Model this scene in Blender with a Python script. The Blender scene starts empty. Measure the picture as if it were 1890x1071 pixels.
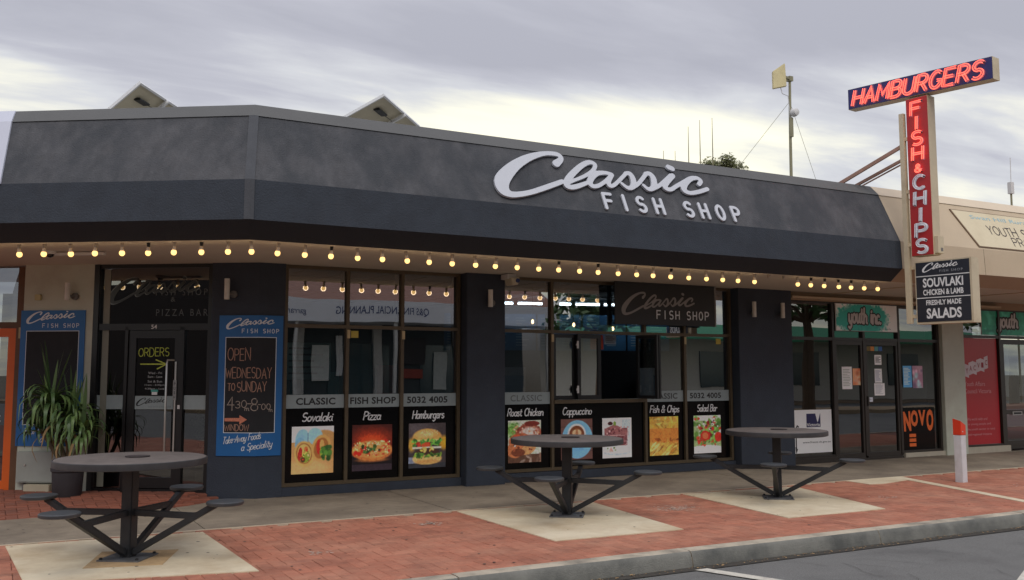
import bpy, bmesh, math, random
import numpy as np
from math import sin, cos, tan, pi, radians, hypot, atan2, sqrt
from mathutils import Vector, Matrix
random.seed(7); np.random.seed(7)
SC = bpy.context.scene
COL = SC.collection

# ------------------------------------------------------------------ camera
cam = bpy.data.cameras.new('camera'); camo = bpy.data.objects.new('camera', cam); COL.objects.link(camo)
camo.location = (0, 0, 1.55)
camo.rotation_euler = (radians(90 + 5.451), 0, radians(-28.409))
cam.sensor_width = 36; cam.lens = 1750 / 1890 * 36
cam.shift_x = 0.00794; cam.shift_y = -0.0082
cam.clip_start = 0.1; cam.clip_end = 3000
SC.camera = camo

# ------------------------------------------------------------------ sky, sun, exposure
SUN_EL, SUN_AZ = radians(52), radians(200)      # azimuth clockwise from +Y
W = bpy.data.worlds.new('World'); SC.world = W; W.use_nodes = True
nt = W.node_tree; N = nt.nodes; L = nt.links; N.clear()
def nn(t, **k):
    n = N.new(t)
    for a, v in k.items(): setattr(n, a, v)
    return n
tc = nn('ShaderNodeTexCoord'); sep = nn('ShaderNodeSeparateXYZ'); L.new(tc.outputs['Generated'], sep.inputs[0])
def wm(op, a, b=None, c=None, clamp=False):
    n = nn('ShaderNodeMath', operation=op); n.use_clamp = clamp
    for i, v in enumerate((a, b, c)):
        if v is None: continue
        if isinstance(v, (int, float)): n.inputs[i].default_value = v
        else: L.new(v, n.inputs[i])
    return n.outputs[0]
zz = wm('MAXIMUM', sep.outputs[2], 0.0)
den = wm('ADD', zz, 0.10)
cx = wm('DIVIDE', sep.outputs[0], den); cy = wm('DIVIDE', sep.outputs[1], den)
comb = nn('ShaderNodeCombineXYZ'); L.new(cx, comb.inputs[0]); L.new(cy, comb.inputs[1])
mp = nn('ShaderNodeMapping'); mp.inputs['Rotation'].default_value = (0, 0, radians(38)); mp.inputs['Scale'].default_value = (0.34, 1.0, 1)
mp.inputs['Location'].default_value = (3.1, 1.7, 0)
L.new(comb.outputs[0], mp.inputs[0])
n1 = nn('ShaderNodeTexNoise'); n1.inputs['Scale'].default_value = 0.85; n1.inputs['Detail'].default_value = 7; n1.inputs['Roughness'].default_value = 0.52; n1.inputs['Distortion'].default_value = 0.35
L.new(mp.outputs[0], n1.inputs['Vector'])
n2 = nn('ShaderNodeTexNoise'); n2.inputs['Scale'].default_value = 3.4; n2.inputs['Detail'].default_value = 7; n2.inputs['Roughness'].default_value = 0.55; n2.inputs['Distortion'].default_value = 0.3
L.new(mp.outputs[0], n2.inputs['Vector'])
# brightness = lighter towards the horizon, with gaps in the cloud; the whole dome brightens again overhead (overcast)
hz = wm('MULTIPLY', zz, -3.0); hz = wm('ADD', hz, 0.90, clamp=True)
a1 = wm('MULTIPLY', wm('SUBTRACT', n1.outputs[0], 0.5), 1.7)
a2 = wm('MULTIPLY', wm('SUBTRACT', n2.outputs[0], 0.5), 1.5)
azn = wm('ARCTAN2', sep.outputs[0], sep.outputs[1])
def gap(az, el, sa, se, amt):
    da = wm('DIVIDE', wm('SUBTRACT', azn, radians(az)), radians(sa)); de = wm('DIVIDE', wm('SUBTRACT', zz, sin(radians(el))), sin(radians(se)))
    return wm('MULTIPLY', wm('EXPONENT', wm('MULTIPLY', wm('ADD', wm('MULTIPLY', da, da), wm('MULTIPLY', de, de)), -1.0)), amt)
fac = wm('ADD', wm('ADD', hz, a1), a2)
for g_ in ((32, 13.4, 12, 2.9, 0.95), (50, 9.0, 24, 5.5, 0.50), (-2, 13.0, 13, 3.4, 0.50), (62, 15, 16, 3, 0.25)): fac = wm('ADD', fac, gap(*g_))
fac = wm('SUBTRACT', fac, 0.06)
ramp = nn('ShaderNodeValToRGB'); L.new(fac, ramp.inputs[0])
cr = ramp.color_ramp; cr.elements[0].position = 0.0; cr.elements[0].color = (0.385, 0.39, 0.445, 1)
cr.elements[1].position = 1.0; cr.elements[1].color = (1.0, 0.96, 0.77, 1)
for p_, c_ in ((0.3, (0.45, 0.455, 0.51, 1)), (0.55, (0.58, 0.59, 0.62, 1)), (0.78, (0.80, 0.79, 0.70, 1))):
    e = cr.elements.new(p_); e.color = c_
sky = nn('ShaderNodeTexSky', sky_type='NISHITA'); sky.sun_disc = False
sky.sun_elevation = SUN_EL; sky.sun_rotation = SUN_AZ
b1 = nn('ShaderNodeBackground'); L.new(sky.outputs[0], b1.inputs[0]); b1.inputs[1].default_value = 0.05
zen = nn('ShaderNodeMapRange'); zen.interpolation_type = 'SMOOTHSTEP'; zen.inputs[1].default_value = 0.30; zen.inputs[2].default_value = 0.95; zen.inputs[3].default_value = 1.0; zen.inputs[4].default_value = 2.1; L.new(zz, zen.inputs[0])
b2 = nn('ShaderNodeBackground'); L.new(ramp.outputs[0], b2.inputs[0]); L.new(zen.outputs[0], b2.inputs[1])
mixs = nn('ShaderNodeMixShader'); mixs.inputs[0].default_value = 0.93
L.new(b1.outputs[0], mixs.inputs[1]); L.new(b2.outputs[0], mixs.inputs[2])
wo = nn('ShaderNodeOutputWorld'); L.new(mixs.outputs[0], wo.inputs[0])

sun = bpy.data.lights.new('sun', 'SUN'); sun.energy = 1.2; sun.angle = radians(40); sun.color = (1.0, 0.93, 0.82)
suno = bpy.data.objects.new('sun', sun); COL.objects.link(suno)
sd = Vector((sin(SUN_AZ) * cos(SUN_EL), cos(SUN_AZ) * cos(SUN_EL), sin(SUN_EL)))
suno.rotation_euler = sd.to_track_quat('Z', 'Y').to_euler()
vs = SC.view_settings; vs.view_transform = 'Standard'; vs.look = 'None'; vs.exposure = 0.34; vs.gamma = 1.0
vs.use_curve_mapping = False
SC.cycles.max_bounces = 6; SC.cycles.transparent_max_bounces = 12; SC.cycles.caustics_reflective = False; SC.cycles.caustics_refractive = False
SC.cycles.sample_clamp_indirect = 4

# ------------------------------------------------------------------ materials
def S(r, g, b):
    def f(c):
        c /= 255.0
        return c / 12.92 if c <= 0.04045 else ((c + 0.055) / 1.055) ** 2.4
    return (f(r), f(g), f(b))
MATS = {}
def M(name, col, rough=0.6, var=0.12, scale=6.0, bump=0.0, bscale=60.0, metal=0.0, dirt=None, dirt_amt=0.5, dirt_scale=1.2,
      stretch=(1, 1, 1), coat=0.0, rnd=0.0, attr=None, spec=0.5, dirt_lo=0.5, dirt_hi=0.75, dirt2=None, d2=(3, 0.5, 0.55, 0.7), d2s=(1, 1, 1)):
    if name in MATS: return MATS[name]
    m = bpy.data.materials.new(name); m.use_nodes = True; t = m.node_tree; n = t.nodes; l = t.links
    bs = n['Principled BSDF']; bs.inputs['Roughness'].default_value = rough; bs.inputs['Metallic'].default_value = metal
    bs.inputs['Specular IOR Level'].default_value = spec; bs.inputs['Coat Weight'].default_value = coat
    geo = n.new('ShaderNodeNewGeometry'); mpn = n.new('ShaderNodeMapping'); mpn.inputs['Scale'].default_value = stretch
    l.new(geo.outputs['Position'], mpn.inputs[0])
    no = n.new('ShaderNodeTexNoise'); no.inputs['Scale'].default_value = scale; no.inputs['Detail'].default_value = 6; no.inputs['Roughness'].default_value = 0.62
    l.new(mpn.outputs[0], no.inputs['Vector'])
    mr = n.new('ShaderNodeMapRange'); mr.inputs[1].default_value = 0.25; mr.inputs[2].default_value = 0.75
    mr.inputs[3].default_value = 1 - var; mr.inputs[4].default_value = 1 + var; l.new(no.outputs[0], mr.inputs[0])
    mul = n.new('ShaderNodeMix'); mul.data_type = 'RGBA'; mul.blend_type = 'MULTIPLY'; mul.inputs[0].default_value = 1
    if attr:
        at = n.new('ShaderNodeAttribute'); at.attribute_name = attr; l.new(at.outputs['Color'], mul.inputs[6])
    else:
        mul.inputs[6].default_value = (*col, 1)
    l.new(mr.outputs[0], mul.inputs[7]); out = mul.outputs[2]
    if dirt:
        nd = n.new('ShaderNodeTexNoise'); nd.inputs['Scale'].default_value = dirt_scale; nd.inputs['Detail'].default_value = 7; nd.inputs['Roughness'].default_value = 0.65
        l.new(mpn.outputs[0], nd.inputs['Vector'])
        md = n.new('ShaderNodeMapRange'); md.inputs[1].default_value = dirt_lo; md.inputs[2].default_value = dirt_hi; md.inputs[3].default_value = 0; md.inputs[4].default_value = dirt_amt
        l.new(nd.outputs[0], md.inputs[0])
        mx = n.new('ShaderNodeMix'); mx.data_type = 'RGBA'; l.new(md.outputs[0], mx.inputs[0]); l.new(out, mx.inputs[6]); mx.inputs[7].default_value = (*dirt, 1); out = mx.outputs[2]
    if dirt2:
        m2 = n.new('ShaderNodeMapping'); m2.inputs['Scale'].default_value = d2s; l.new(geo.outputs['Position'], m2.inputs[0])
        nd = n.new('ShaderNodeTexNoise'); nd.inputs['Scale'].default_value = d2[0]; nd.inputs['Detail'].default_value = 8; nd.inputs['Roughness'].default_value = 0.7
        l.new(m2.outputs[0], nd.inputs['Vector'])
        md = n.new('ShaderNodeMapRange'); md.inputs[1].default_value = d2[2]; md.inputs[2].default_value = d2[3]; md.inputs[3].default_value = 0; md.inputs[4].default_value = d2[1]
        l.new(nd.outputs[0], md.inputs[0])
        mx = n.new('ShaderNodeMix'); mx.data_type = 'RGBA'; l.new(md.outputs[0], mx.inputs[0]); l.new(out, mx.inputs[6]); mx.inputs[7].default_value = (*dirt2, 1); out = mx.outputs[2]
    if rnd:
        oi = n.new('ShaderNodeObjectInfo'); at2 = n.new('ShaderNodeAttribute'); at2.attribute_name = 'rnd'
        ad = n.new('ShaderNodeMath'); ad.operation = 'ADD'; l.new(oi.outputs['Random'], ad.inputs[0]); l.new(at2.outputs['Fac'], ad.inputs[1])
        fr = n.new('ShaderNodeMath'); fr.operation = 'FRACT'; l.new(ad.outputs[0], fr.inputs[0])
        mrr = n.new('ShaderNodeMapRange'); mrr.inputs[3].default_value = 1 - rnd; mrr.inputs[4].default_value = 1 + rnd; l.new(fr.outputs[0], mrr.inputs[0])
        m3 = n.new('ShaderNodeMix'); m3.data_type = 'RGBA'; m3.blend_type = 'MULTIPLY'; m3.inputs[0].default_value = 1
        l.new(out, m3.inputs[6]); l.new(mrr.outputs[0], m3.inputs[7]); out = m3.outputs[2]
    l.new(out, bs.inputs['Base Color'])
    if bump:
        nb = n.new('ShaderNodeTexNoise'); nb.inputs['Scale'].default_value = bscale; nb.inputs['Detail'].default_value = 5
        l.new(geo.outputs['Position'], nb.inputs['Vector'])
        bm_ = n.new('ShaderNodeBump'); bm_.inputs['Strength'].default_value = bump; bm_.inputs['Distance'].default_value = 0.01
        l.new(nb.outputs[0], bm_.inputs['Height']); l.new(bm_.outputs[0], bs.inputs['Normal'])
    MATS[name] = m; return m
def EM(name, col, strength, base=None):
    if name in MATS: return MATS[name]
    m = bpy.data.materials.new(name); m.use_nodes = True; b = m.node_tree.nodes['Principled BSDF']
    b.inputs['Base Color'].default_value = (*(base or col), 1); b.inputs['Emission Color'].default_value = (*col, 1); b.inputs['Emission Strength'].default_value = strength
    b.inputs['Roughness'].default_value = 0.3
    MATS[name] = m; return m
def GL(name, tint, refl=0.1, fres=0.7, rough=0.0, wob=0.0):
    if name in MATS: return MATS[name]
    m = bpy.data.materials.new(name); m.use_nodes = True; t = m.node_tree; n = t.nodes; l = t.links; n.clear()
    tr = n.new('ShaderNodeBsdfTransparent'); tr.inputs[0].default_value = (*tint, 1)
    g = n.new('ShaderNodeBsdfGlossy'); g.inputs['Roughness'].default_value = rough; g.inputs['Color'].default_value = (0.95, 0.97, 1, 1)
    f = n.new('ShaderNodeFresnel'); f.inputs[0].default_value = 1.5
    a = n.new('ShaderNodeMath'); a.operation = 'MULTIPLY_ADD'; a.inputs[1].default_value = fres; a.inputs[2].default_value = refl; a.use_clamp = True
    l.new(f.outputs[0], a.inputs[0])
    mx = n.new('ShaderNodeMixShader'); l.new(a.outputs[0], mx.inputs[0]); l.new(tr.outputs[0], mx.inputs[1]); l.new(g.outputs[0], mx.inputs[2])
    if wob:
        geo = n.new('ShaderNodeNewGeometry'); nb = n.new('ShaderNodeTexNoise'); nb.inputs['Scale'].default_value = 1.3; nb.inputs['Detail'].default_value = 1
        l.new(geo.outputs['Position'], nb.inputs['Vector'])
        bb = n.new('ShaderNodeBump'); bb.inputs['Strength'].default_value = wob; bb.inputs['Distance'].default_value = 0.02
        l.new(nb.outputs[0], bb.inputs['Height']); l.new(bb.outputs[0], g.inputs['Normal'])
    o = n.new('ShaderNodeOutputMaterial'); l.new(mx.outputs[0], o.inputs[0])
    MATS[name] = m; return m

grey_dark = M('dark_grey_paint', S(62, 65, 74), 0.65, 0.10, 3, 0.25, 90)
grey_pillar = M('dark_grey_render', S(47, 54, 66), 0.75, 0.14, 4, 0.6, 70, dirt=S(38, 42, 52), dirt_amt=0.6, dirt2=S(76, 76, 78), d2=(9, .35, .6, .8))
beige_wall = M('beige_wall_paint', S(188, 192, 178), 0.8, 0.06, 3, 0.3, 80, dirt=S(164, 158, 144), dirt_amt=0.5, dirt_scale=2)
bronze = M('bronze_frame', S(88, 76, 58), 0.45, 0.12, 10, 0, metal=0.2)
blackfr = M('black_frame', S(20, 20, 22), 0.35, 0.1, 10)
darkbr = M('dark_brown_frame', S(50, 44, 40), 0.4, 0.1, 10)
blackvin = M('black_vinyl', S(10, 10, 12), 0.16, 0.05, 10, spec=0.2)
white_p = M('white_paint', S(205, 205, 205), 0.5, 0.05, 6)
white_v = M('white_vinyl', S(225, 226, 226), 0.4, 0.03, 6)
steel_blk = M('black_painted_steel', S(33, 36, 40), 0.5, 0.22, 12, 0.3, 60, dirt=S(62, 58, 52), dirt_amt=0.4, dirt_scale=7)
table_top = M('weathered_table_top', S(98, 91, 87), 0.6, 0.2, 8, 0.15, 90, dirt=S(70, 64, 61), dirt_amt=0.8, dirt_scale=3.5, dirt2=S(140, 132, 124), d2=(14, .55, .6, .75), d2s=(1, 3, 1))
glass = GL('shop_glass', (0.42, 0.46, 0.48), 0.26, 0.9, wob=0.05)
glass_dk = GL('tinted_glass', (0.22, 0.24, 0.25), 0.13, 0.8, wob=0.05)
frost = M('frosted_band', S(146, 158, 160), 0.5, 0.06, 12)
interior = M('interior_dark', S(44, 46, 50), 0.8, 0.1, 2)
concrete = M('footpath_concrete', S(140, 129, 113), 0.85, 0.16, 7, 0.5, 120, dirt=S(104, 94, 82), dirt_amt=0.9, dirt_scale=0.9, dirt_lo=0.4, dirt_hi=0.65, dirt2=S(70, 64, 58), d2=(16, .7, .66, .74))
padmat = M('pale_concrete', S(208, 196, 170), 0.85, 0.07, 9, 0.5, 140, dirt=S(170, 146, 112), dirt_amt=0.8, dirt_scale=1.5, dirt_lo=.42, dirt2=S(96, 84, 70), d2=(22, .75, .68, .76))
kerbm = M('kerb_concrete', S(176, 166, 148), 0.85, 0.14, 6, 0.6, 90, dirt=S(92, 88, 82), dirt_amt=0.8, dirt_scale=2.2, dirt_lo=0.42, dirt_hi=0.68)
brickm = M('clay_paver', S(162, 103, 81), 0.85, 0.16, 14, 0.5, 150, dirt=S(180, 134, 110), dirt_amt=0.75, dirt_scale=1.3, dirt_lo=.45, dirt2=S(112, 72, 60), d2=(2.4, .6, .5, .7), rnd=0.13)
sandm = M('paver_joint_sand', S(120, 78, 66), 0.9, 0.2, 30, 0.4, 150)
asphalt = M('asphalt', S(112, 112, 110), 0.9, 0.42, 90, 1.0, 200, dirt=S(84, 83, 82), dirt_amt=0.8, dirt_scale=1.2, dirt2=S(150, 148, 142), d2=(60, .7, .62, .72))
linem = M('road_paint', S(196, 192, 180), 0.7, 0.15, 25, 0.4, 120, dirt=S(116, 112, 108), dirt_amt=0.8, dirt_scale=9)

# ------------------------------------------------------------------ object helpers
ORG = {}
def tag(o, label=None, cat=None, group=None, kind=None):
    if label: o['label'] = label
    if cat: o['category'] = cat
    if group: o['group'] = group
    if kind: o['kind'] = kind
    return o
def empty(name, loc, label, cat, group=None, rz=0):
    o = bpy.data.objects.new(name, None); COL.objects.link(o); o.location = loc; o.rotation_euler = (0, 0, rz); o.empty_display_size = 0.1
    ORG[o.name] = Vector(loc); tag(o, label, cat, group); return o
def link(name, me, parent=None, mat=None, kind=None):
    if mat is not None and len(me.materials) == 0: me.materials.append(mat)
    o = bpy.data.objects.new(name, me); COL.objects.link(o)
    if parent is not None: o.parent = parent
    if kind: o['kind'] = kind
    ORG[o.name] = ORG[parent.name].copy() if parent is not None else Vector((0, 0, 0))
    return o
class MB:
    """collects polygons in world coordinates"""
    def __init__(s): s.v = []; s.f = []; s.smooth = False
    def poly(s, pts):
        k = len(s.v); s.v += [tuple(p) for p in pts]; s.f.append(tuple(range(k, k + len(pts)))); return s
    def hexa(s, c):   # 8 corners: bottom loop 0-3, top loop 4-7
        k = len(s.v); s.v += [tuple(p) for p in c]
        for q in ((3, 2, 1, 0), (4, 5, 6, 7), (0, 1, 5, 4), (1, 2, 6, 5), (2, 3, 7, 6), (3, 0, 4, 7)): s.f.append(tuple(k + i for i in q))
        return s
    def box(s, x0, x1, y0, y1, z0, z1, Mx=None):
        c = [(x0, y0, z0), (x1, y0, z0), (x1, y1, z0), (x0, y1, z0), (x0, y0, z1), (x1, y0, z1), (x1, y1, z1), (x0, y1, z1)]
        if Mx is not None: c = [Mx @ Vector(p) for p in c]
        return s.hexa(c)
    def bar(s, a, b, w, h=None, up=(0, 0, 1)):
        a = Vector(a); b = Vector(b); h = h or w; d = (b - a).normalized(); upv = Vector(up)
        if abs(d.dot(upv)) > 0.98: upv = Vector((1, 0, 0))
        r = d.cross(upv).normalized() * w / 2; u = r.cross(d).normalized() * h / 2
        return s.hexa([a - r - u, a + r - u, a + r + u, a - r + u, b - r - u, b + r - u, b + r + u, b - r + u])
    def tube(s, pts, r, n=8, caps=True):
        pts = [Vector(p) for p in pts]; k0 = len(s.v); up = Vector((0, 0, 1)); rr = r if isinstance(r, (list, tuple)) else [r] * len(pts)
        prev = None
        for i, p in enumerate(pts):
            d = (pts[min(i + 1, len(pts) - 1)] - pts[max(i - 1, 0)])
            if d.length < 1e-9: d = Vector((0, 0, 1))
            d.normalize()
            a = prev if prev is not None else (up if abs(d.dot(up)) < 0.95 else Vector((1, 0, 0)))
            x = (a - d * a.dot(d));
            if x.length < 1e-6: x = d.orthogonal()
            x.normalize(); prev = x; y = d.cross(x)
            for j in range(n):
                t = 2 * pi * j / n; s.v.append(tuple(p + (x * cos(t) + y * sin(t)) * rr[i]))
        for i in range(len(pts) - 1):
            for j in range(n):
                a = k0 + i * n + j; b = k0 + i * n + (j + 1) % n; s.f.append((a, b, b + n, a + n))
        if caps:
            s.f.append(tuple(k0 + j for j in reversed(range(n)))); s.f.append(tuple(k0 + (len(pts) - 1) * n + j for j in range(n)))
        return s
    def lathe(s, prof, c=(0, 0, 0), n=24, axis='z'):
        k0 = len(s.v); c = Vector(c)
        for (r, z) in prof:
            for j in range(n):
                t = 2 * pi * j / n
                s.v.append(tuple(c + (Vector((r * cos(t), r * sin(t), z)) if axis == 'z' else Vector((r * cos(t), z, r * sin(t))))))
        for i in range(len(prof) - 1):
            for j in range(n):
                a = k0 + i * n + j; b = k0 + i * n + (j + 1) % n; s.f.append((a, b, b + n, a + n))
        s.f.append(tuple(k0 + j for j in reversed(range(n)))); s.f.append(tuple(k0 + (len(prof) - 1) * n + j for j in range(n)))
        return s
    def extrude(s, poly, vec):
        """closed prism: poly list of 3d pts, vec extrusion"""
        vec = Vector(vec); k = len(s.v); n = len(poly)
        s.v += [tuple(p) for p in poly] + [tuple(Vector(p) + vec) for p in poly]
        s.f.append(tuple(k + i for i in range(n))); s.f.append(tuple(k + n + i for i in reversed(range(n))))
        for i in range(n): s.f.append((k + i, k + n + i, k + n + (i + 1) % n, k + (i + 1) % n))
        return s
    def mesh(s, org=(0, 0, 0), smooth=False, angle=35):
        me = bpy.data.meshes.new('mesh'); o = Vector(org)
        me.from_pydata([(p[0] - o[0], p[1] - o[1], p[2] - o[2]) for p in s.v], [], s.f)
        bm = bmesh.new(); bm.from_mesh(me); bmesh.ops.recalc_face_normals(bm, faces=bm.faces); bm.to_mesh(me); bm.free()
        if smooth:
            me.shade_smooth()
            try: me.set_sharp_from_angle(angle=radians(angle))
            except Exception: pass
        me.update(); return me
    def build(s, name, mat, parent=None, kind=None, smooth=False, bevel=0, org=None, flatn=False):
        if org is None: org = ORG[parent.name] if parent is not None else Vector((0, 0, 0))
        me = bpy.data.meshes.new(name); o = Vector(org)
        me.from_pydata([(p[0] - o[0], p[1] - o[1], p[2] - o[2]) for p in s.v], [], s.f)
        if not flatn or bevel:
            bm = bmesh.new(); bm.from_mesh(me)
            if not flatn: bmesh.ops.recalc_face_normals(bm, faces=bm.faces)
            if bevel:
                ed = [e for e in bm.edges if len(e.link_faces) == 2 and e.calc_face_angle(0) > 0.5]
                bmesh.ops.bevel(bm, geom=ed, offset=bevel, segments=2, affect='EDGES', clamp_overlap=True)
            bm.to_mesh(me); bm.free()
        if smooth:
            me.shade_smooth()
            try: me.set_sharp_from_angle(angle=radians(35))
            except Exception: pass
        me.materials.append(mat)
        return link(name, me, parent, None, kind)
# planar frames: u to the right, v up, w out of the wall
class Frame:
    def __init__(s, o, u, v=(0, 0, 1)):
        s.o = Vector(o); s.u = Vector(u).normalized(); s.v = Vector(v).normalized(); s.n = s.u.cross(s.v).normalized()
        s.m = Matrix(((s.u.x, s.v.x, s.n.x, s.o.x), (s.u.y, s.v.y, s.n.y, s.o.y), (s.u.z, s.v.z, s.n.z, s.o.z), (0, 0, 0, 1)))
    def p(s, u, v, w=0): return s.o + s.u * u + s.v * v + s.n * w
    def box(s, mb, u0, u1, v0, v1, w0, w1): mb.box(u0, u1, v0, v1, w0, w1, s.m); return mb
    def quad(s, mb, u0, u1, v0, v1, w=0): mb.poly([s.p(u0, v0, w), s.p(u1, v0, w), s.p(u1, v1, w), s.p(u0, v1, w)]); return mb
def place(o, fr, u, v, w=0, sc=(1, 1, 1), rot=0, parent=None):
    """put a mesh modelled in its own xy plane onto a frame"""
    mx = fr.m @ Matrix.Translation((u, v, w)) @ Matrix.Rotation(rot, 4, 'Z') @ Matrix.Diagonal((*sc, 1))
    if parent is not None:
        mx = Matrix.Translation(-ORG[parent.name]) @ mx
    o.matrix_basis = mx; return o
FA = Frame((0, 11.9, 0), (1, 0, 0))
TH = radians(34)
CN = Vector((2.95, 11.9, 0)); UD = Vector((-cos(TH), sin(TH), 0)); NL = Vector((-sin(TH), -cos(TH), 0))
FB = Frame(CN, -UD)          # u = -s
def panel(name, mat, fr, u0, u1, v0, v1, w0, w1, parent=None, kind=None, bevel=0):
    return fr.box(MB(), u0, u1, v0, v1, w0, w1).build(name, mat, parent, kind, bevel=bevel)

# ------------------------------------------------------------------ text
def text_mesh(txt, size=0.1, bold=0.0, sx=1.0, ext=0.0, align='CENTER', spacing=1.0):
    cu = bpy.data.curves.new('t', 'FONT'); cu.body = txt; cu.size = size; cu.offset = bold; cu.extrude = ext; cu.align_x = align; cu.resolution_u = 3
    cu.space_character = spacing
    ob = bpy.data.objects.new('t', cu); COL.objects.link(ob)
    dg = bpy.context.evaluated_depsgraph_get(); me = bpy.data.meshes.new_from_object(ob.evaluated_get(dg))
    bpy.data.objects.remove(ob); bpy.data.curves.remove(cu)
    if sx != 1: me.transform(Matrix.Diagonal((sx, 1, 1, 1)))
    return me
def text(name, txt, mat, fr, u, v, w, height, width=None, bold=0.0, parent=None, align='CENTER', rot=0, shear=0, spacing=1.0, ext=0.0):
    me = text_mesh(txt, 1.0, bold, 1.0, 0, 'LEFT', spacing)
    xs = np.empty(len(me.vertices) * 3); me.vertices.foreach_get('co', xs); xs = xs.reshape(-1, 3)
    x0, x1, y0, y1 = xs[:, 0].min(), xs[:, 0].max(), xs[:, 1].min(), xs[:, 1].max()
    k = height / (y1 - y0); kx = (width / (x1 - x0)) if width else k
    xs[:, 0] = (xs[:, 0] - (x0 if align == 'LEFT' else (x0 + x1) / 2)) * kx; xs[:, 1] = (xs[:, 1] - y0) * k
    xs[:, 0] += xs[:, 1] * shear
    if ext:
        pass
    me.vertices.foreach_set('co', xs.ravel()); me.update(); me.materials.clear(); me.materials.append(mat)
    o = link(name, me, parent); place(o, fr, u, v, w, rot=rot, parent=parent); return o
def cat_rom(pts, n=6):
    P = [np.array(p, float) for p in pts]; out = []
    for i in range(len(P) - 1):
        p0 = P[max(i - 1, 0)]; p1 = P[i]; p2 = P[i + 1]; p3 = P[min(i + 2, len(P) - 1)]
        for j in range(n):
            t = j / n; out.append(0.5 * ((2 * p1) + (-p0 + p2) * t + (2 * p0 - 5 * p1 + 4 * p2 - p3) * t * t + (-p0 + 3 * p1 - 3 * p2 + p3) * t ** 3))
    out.append(P[-1]); return out
def sdf_mesh(strokes, res, thick, name='lettering'):
    segs = []
    for st in strokes:
        for a, b in zip(st[:-1], st[1:]): segs.append((*a, *b))
    A = np.array(segs); xs = np.arange(A[:, [0, 3]].min() - .15, A[:, [0, 3]].max() + .15, res); ys = np.arange(A[:, [1, 4]].min() - .15, A[:, [1, 4]].max() + .15, res)
    X, Y = np.meshgrid(xs, ys); D = np.full(X.shape, 9.0)
    for (ax, ay, ar, bx, by, br) in A:
        dx, dy = bx - ax, by - ay; q = dx * dx + dy * dy + 1e-12
        t = np.clip(((X - ax) * dx + (Y - ay) * dy) / q, 0, 1)
        D = np.minimum(D, np.hypot(X - ax - t * dx, Y - ay - t * dy) - (ar + (br - ar) * t))
    V = []; F = []; idx = {}
    def corner(i, j):
        k = (i, j)
        if k not in idx: idx[k] = len(V); V.append((xs[j], ys[i], 0))
        return idx[k]
    def edge(a, b):
        k = (min(a, b), max(a, b))
        if k not in idx:
            da, db = D[k[0]], D[k[1]]; t = da / (da - db); idx[k] = len(V)
            V.append((xs[k[0][1]] + (xs[k[1][1]] - xs[k[0][1]]) * t, ys[k[0][0]] + (ys[k[1][0]] - ys[k[0][0]]) * t, 0))
        return idx[k]
    side = []
    h, w = D.shape; IN = D < 0
    cells = np.argwhere(IN[:-1, :-1] | IN[1:, :-1] | IN[:-1, 1:] | IN[1:, 1:])
    for i, j in cells:
        c = [(i, j), (i, j + 1), (i + 1, j + 1), (i + 1, j)]; poly = []; cr_ = []
        for k in range(4):
            a = c[k]; b = c[(k + 1) % 4]
            if IN[a]: poly.append(corner(*a))
            if IN[a] != IN[b]: e = edge(a, b); poly.append(e); cr_.append(e)
        if len(poly) > 2: F.append(tuple(poly))
        if len(cr_) == 2: side.append((cr_[0], cr_[1]))
    n = len(V)
    if thick:
        V2 = [(x, y, thick) for x, y, z in V] + V
        F2 = list(F) + [(a, b, b + n, a + n) for a, b in side]
        me = bpy.data.meshes.new(name); me.from_pydata(V2, [], F2)
    else:
        me = bpy.data.meshes.new(name); me.from_pydata(V, [], F)
    me.update(); return me
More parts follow.
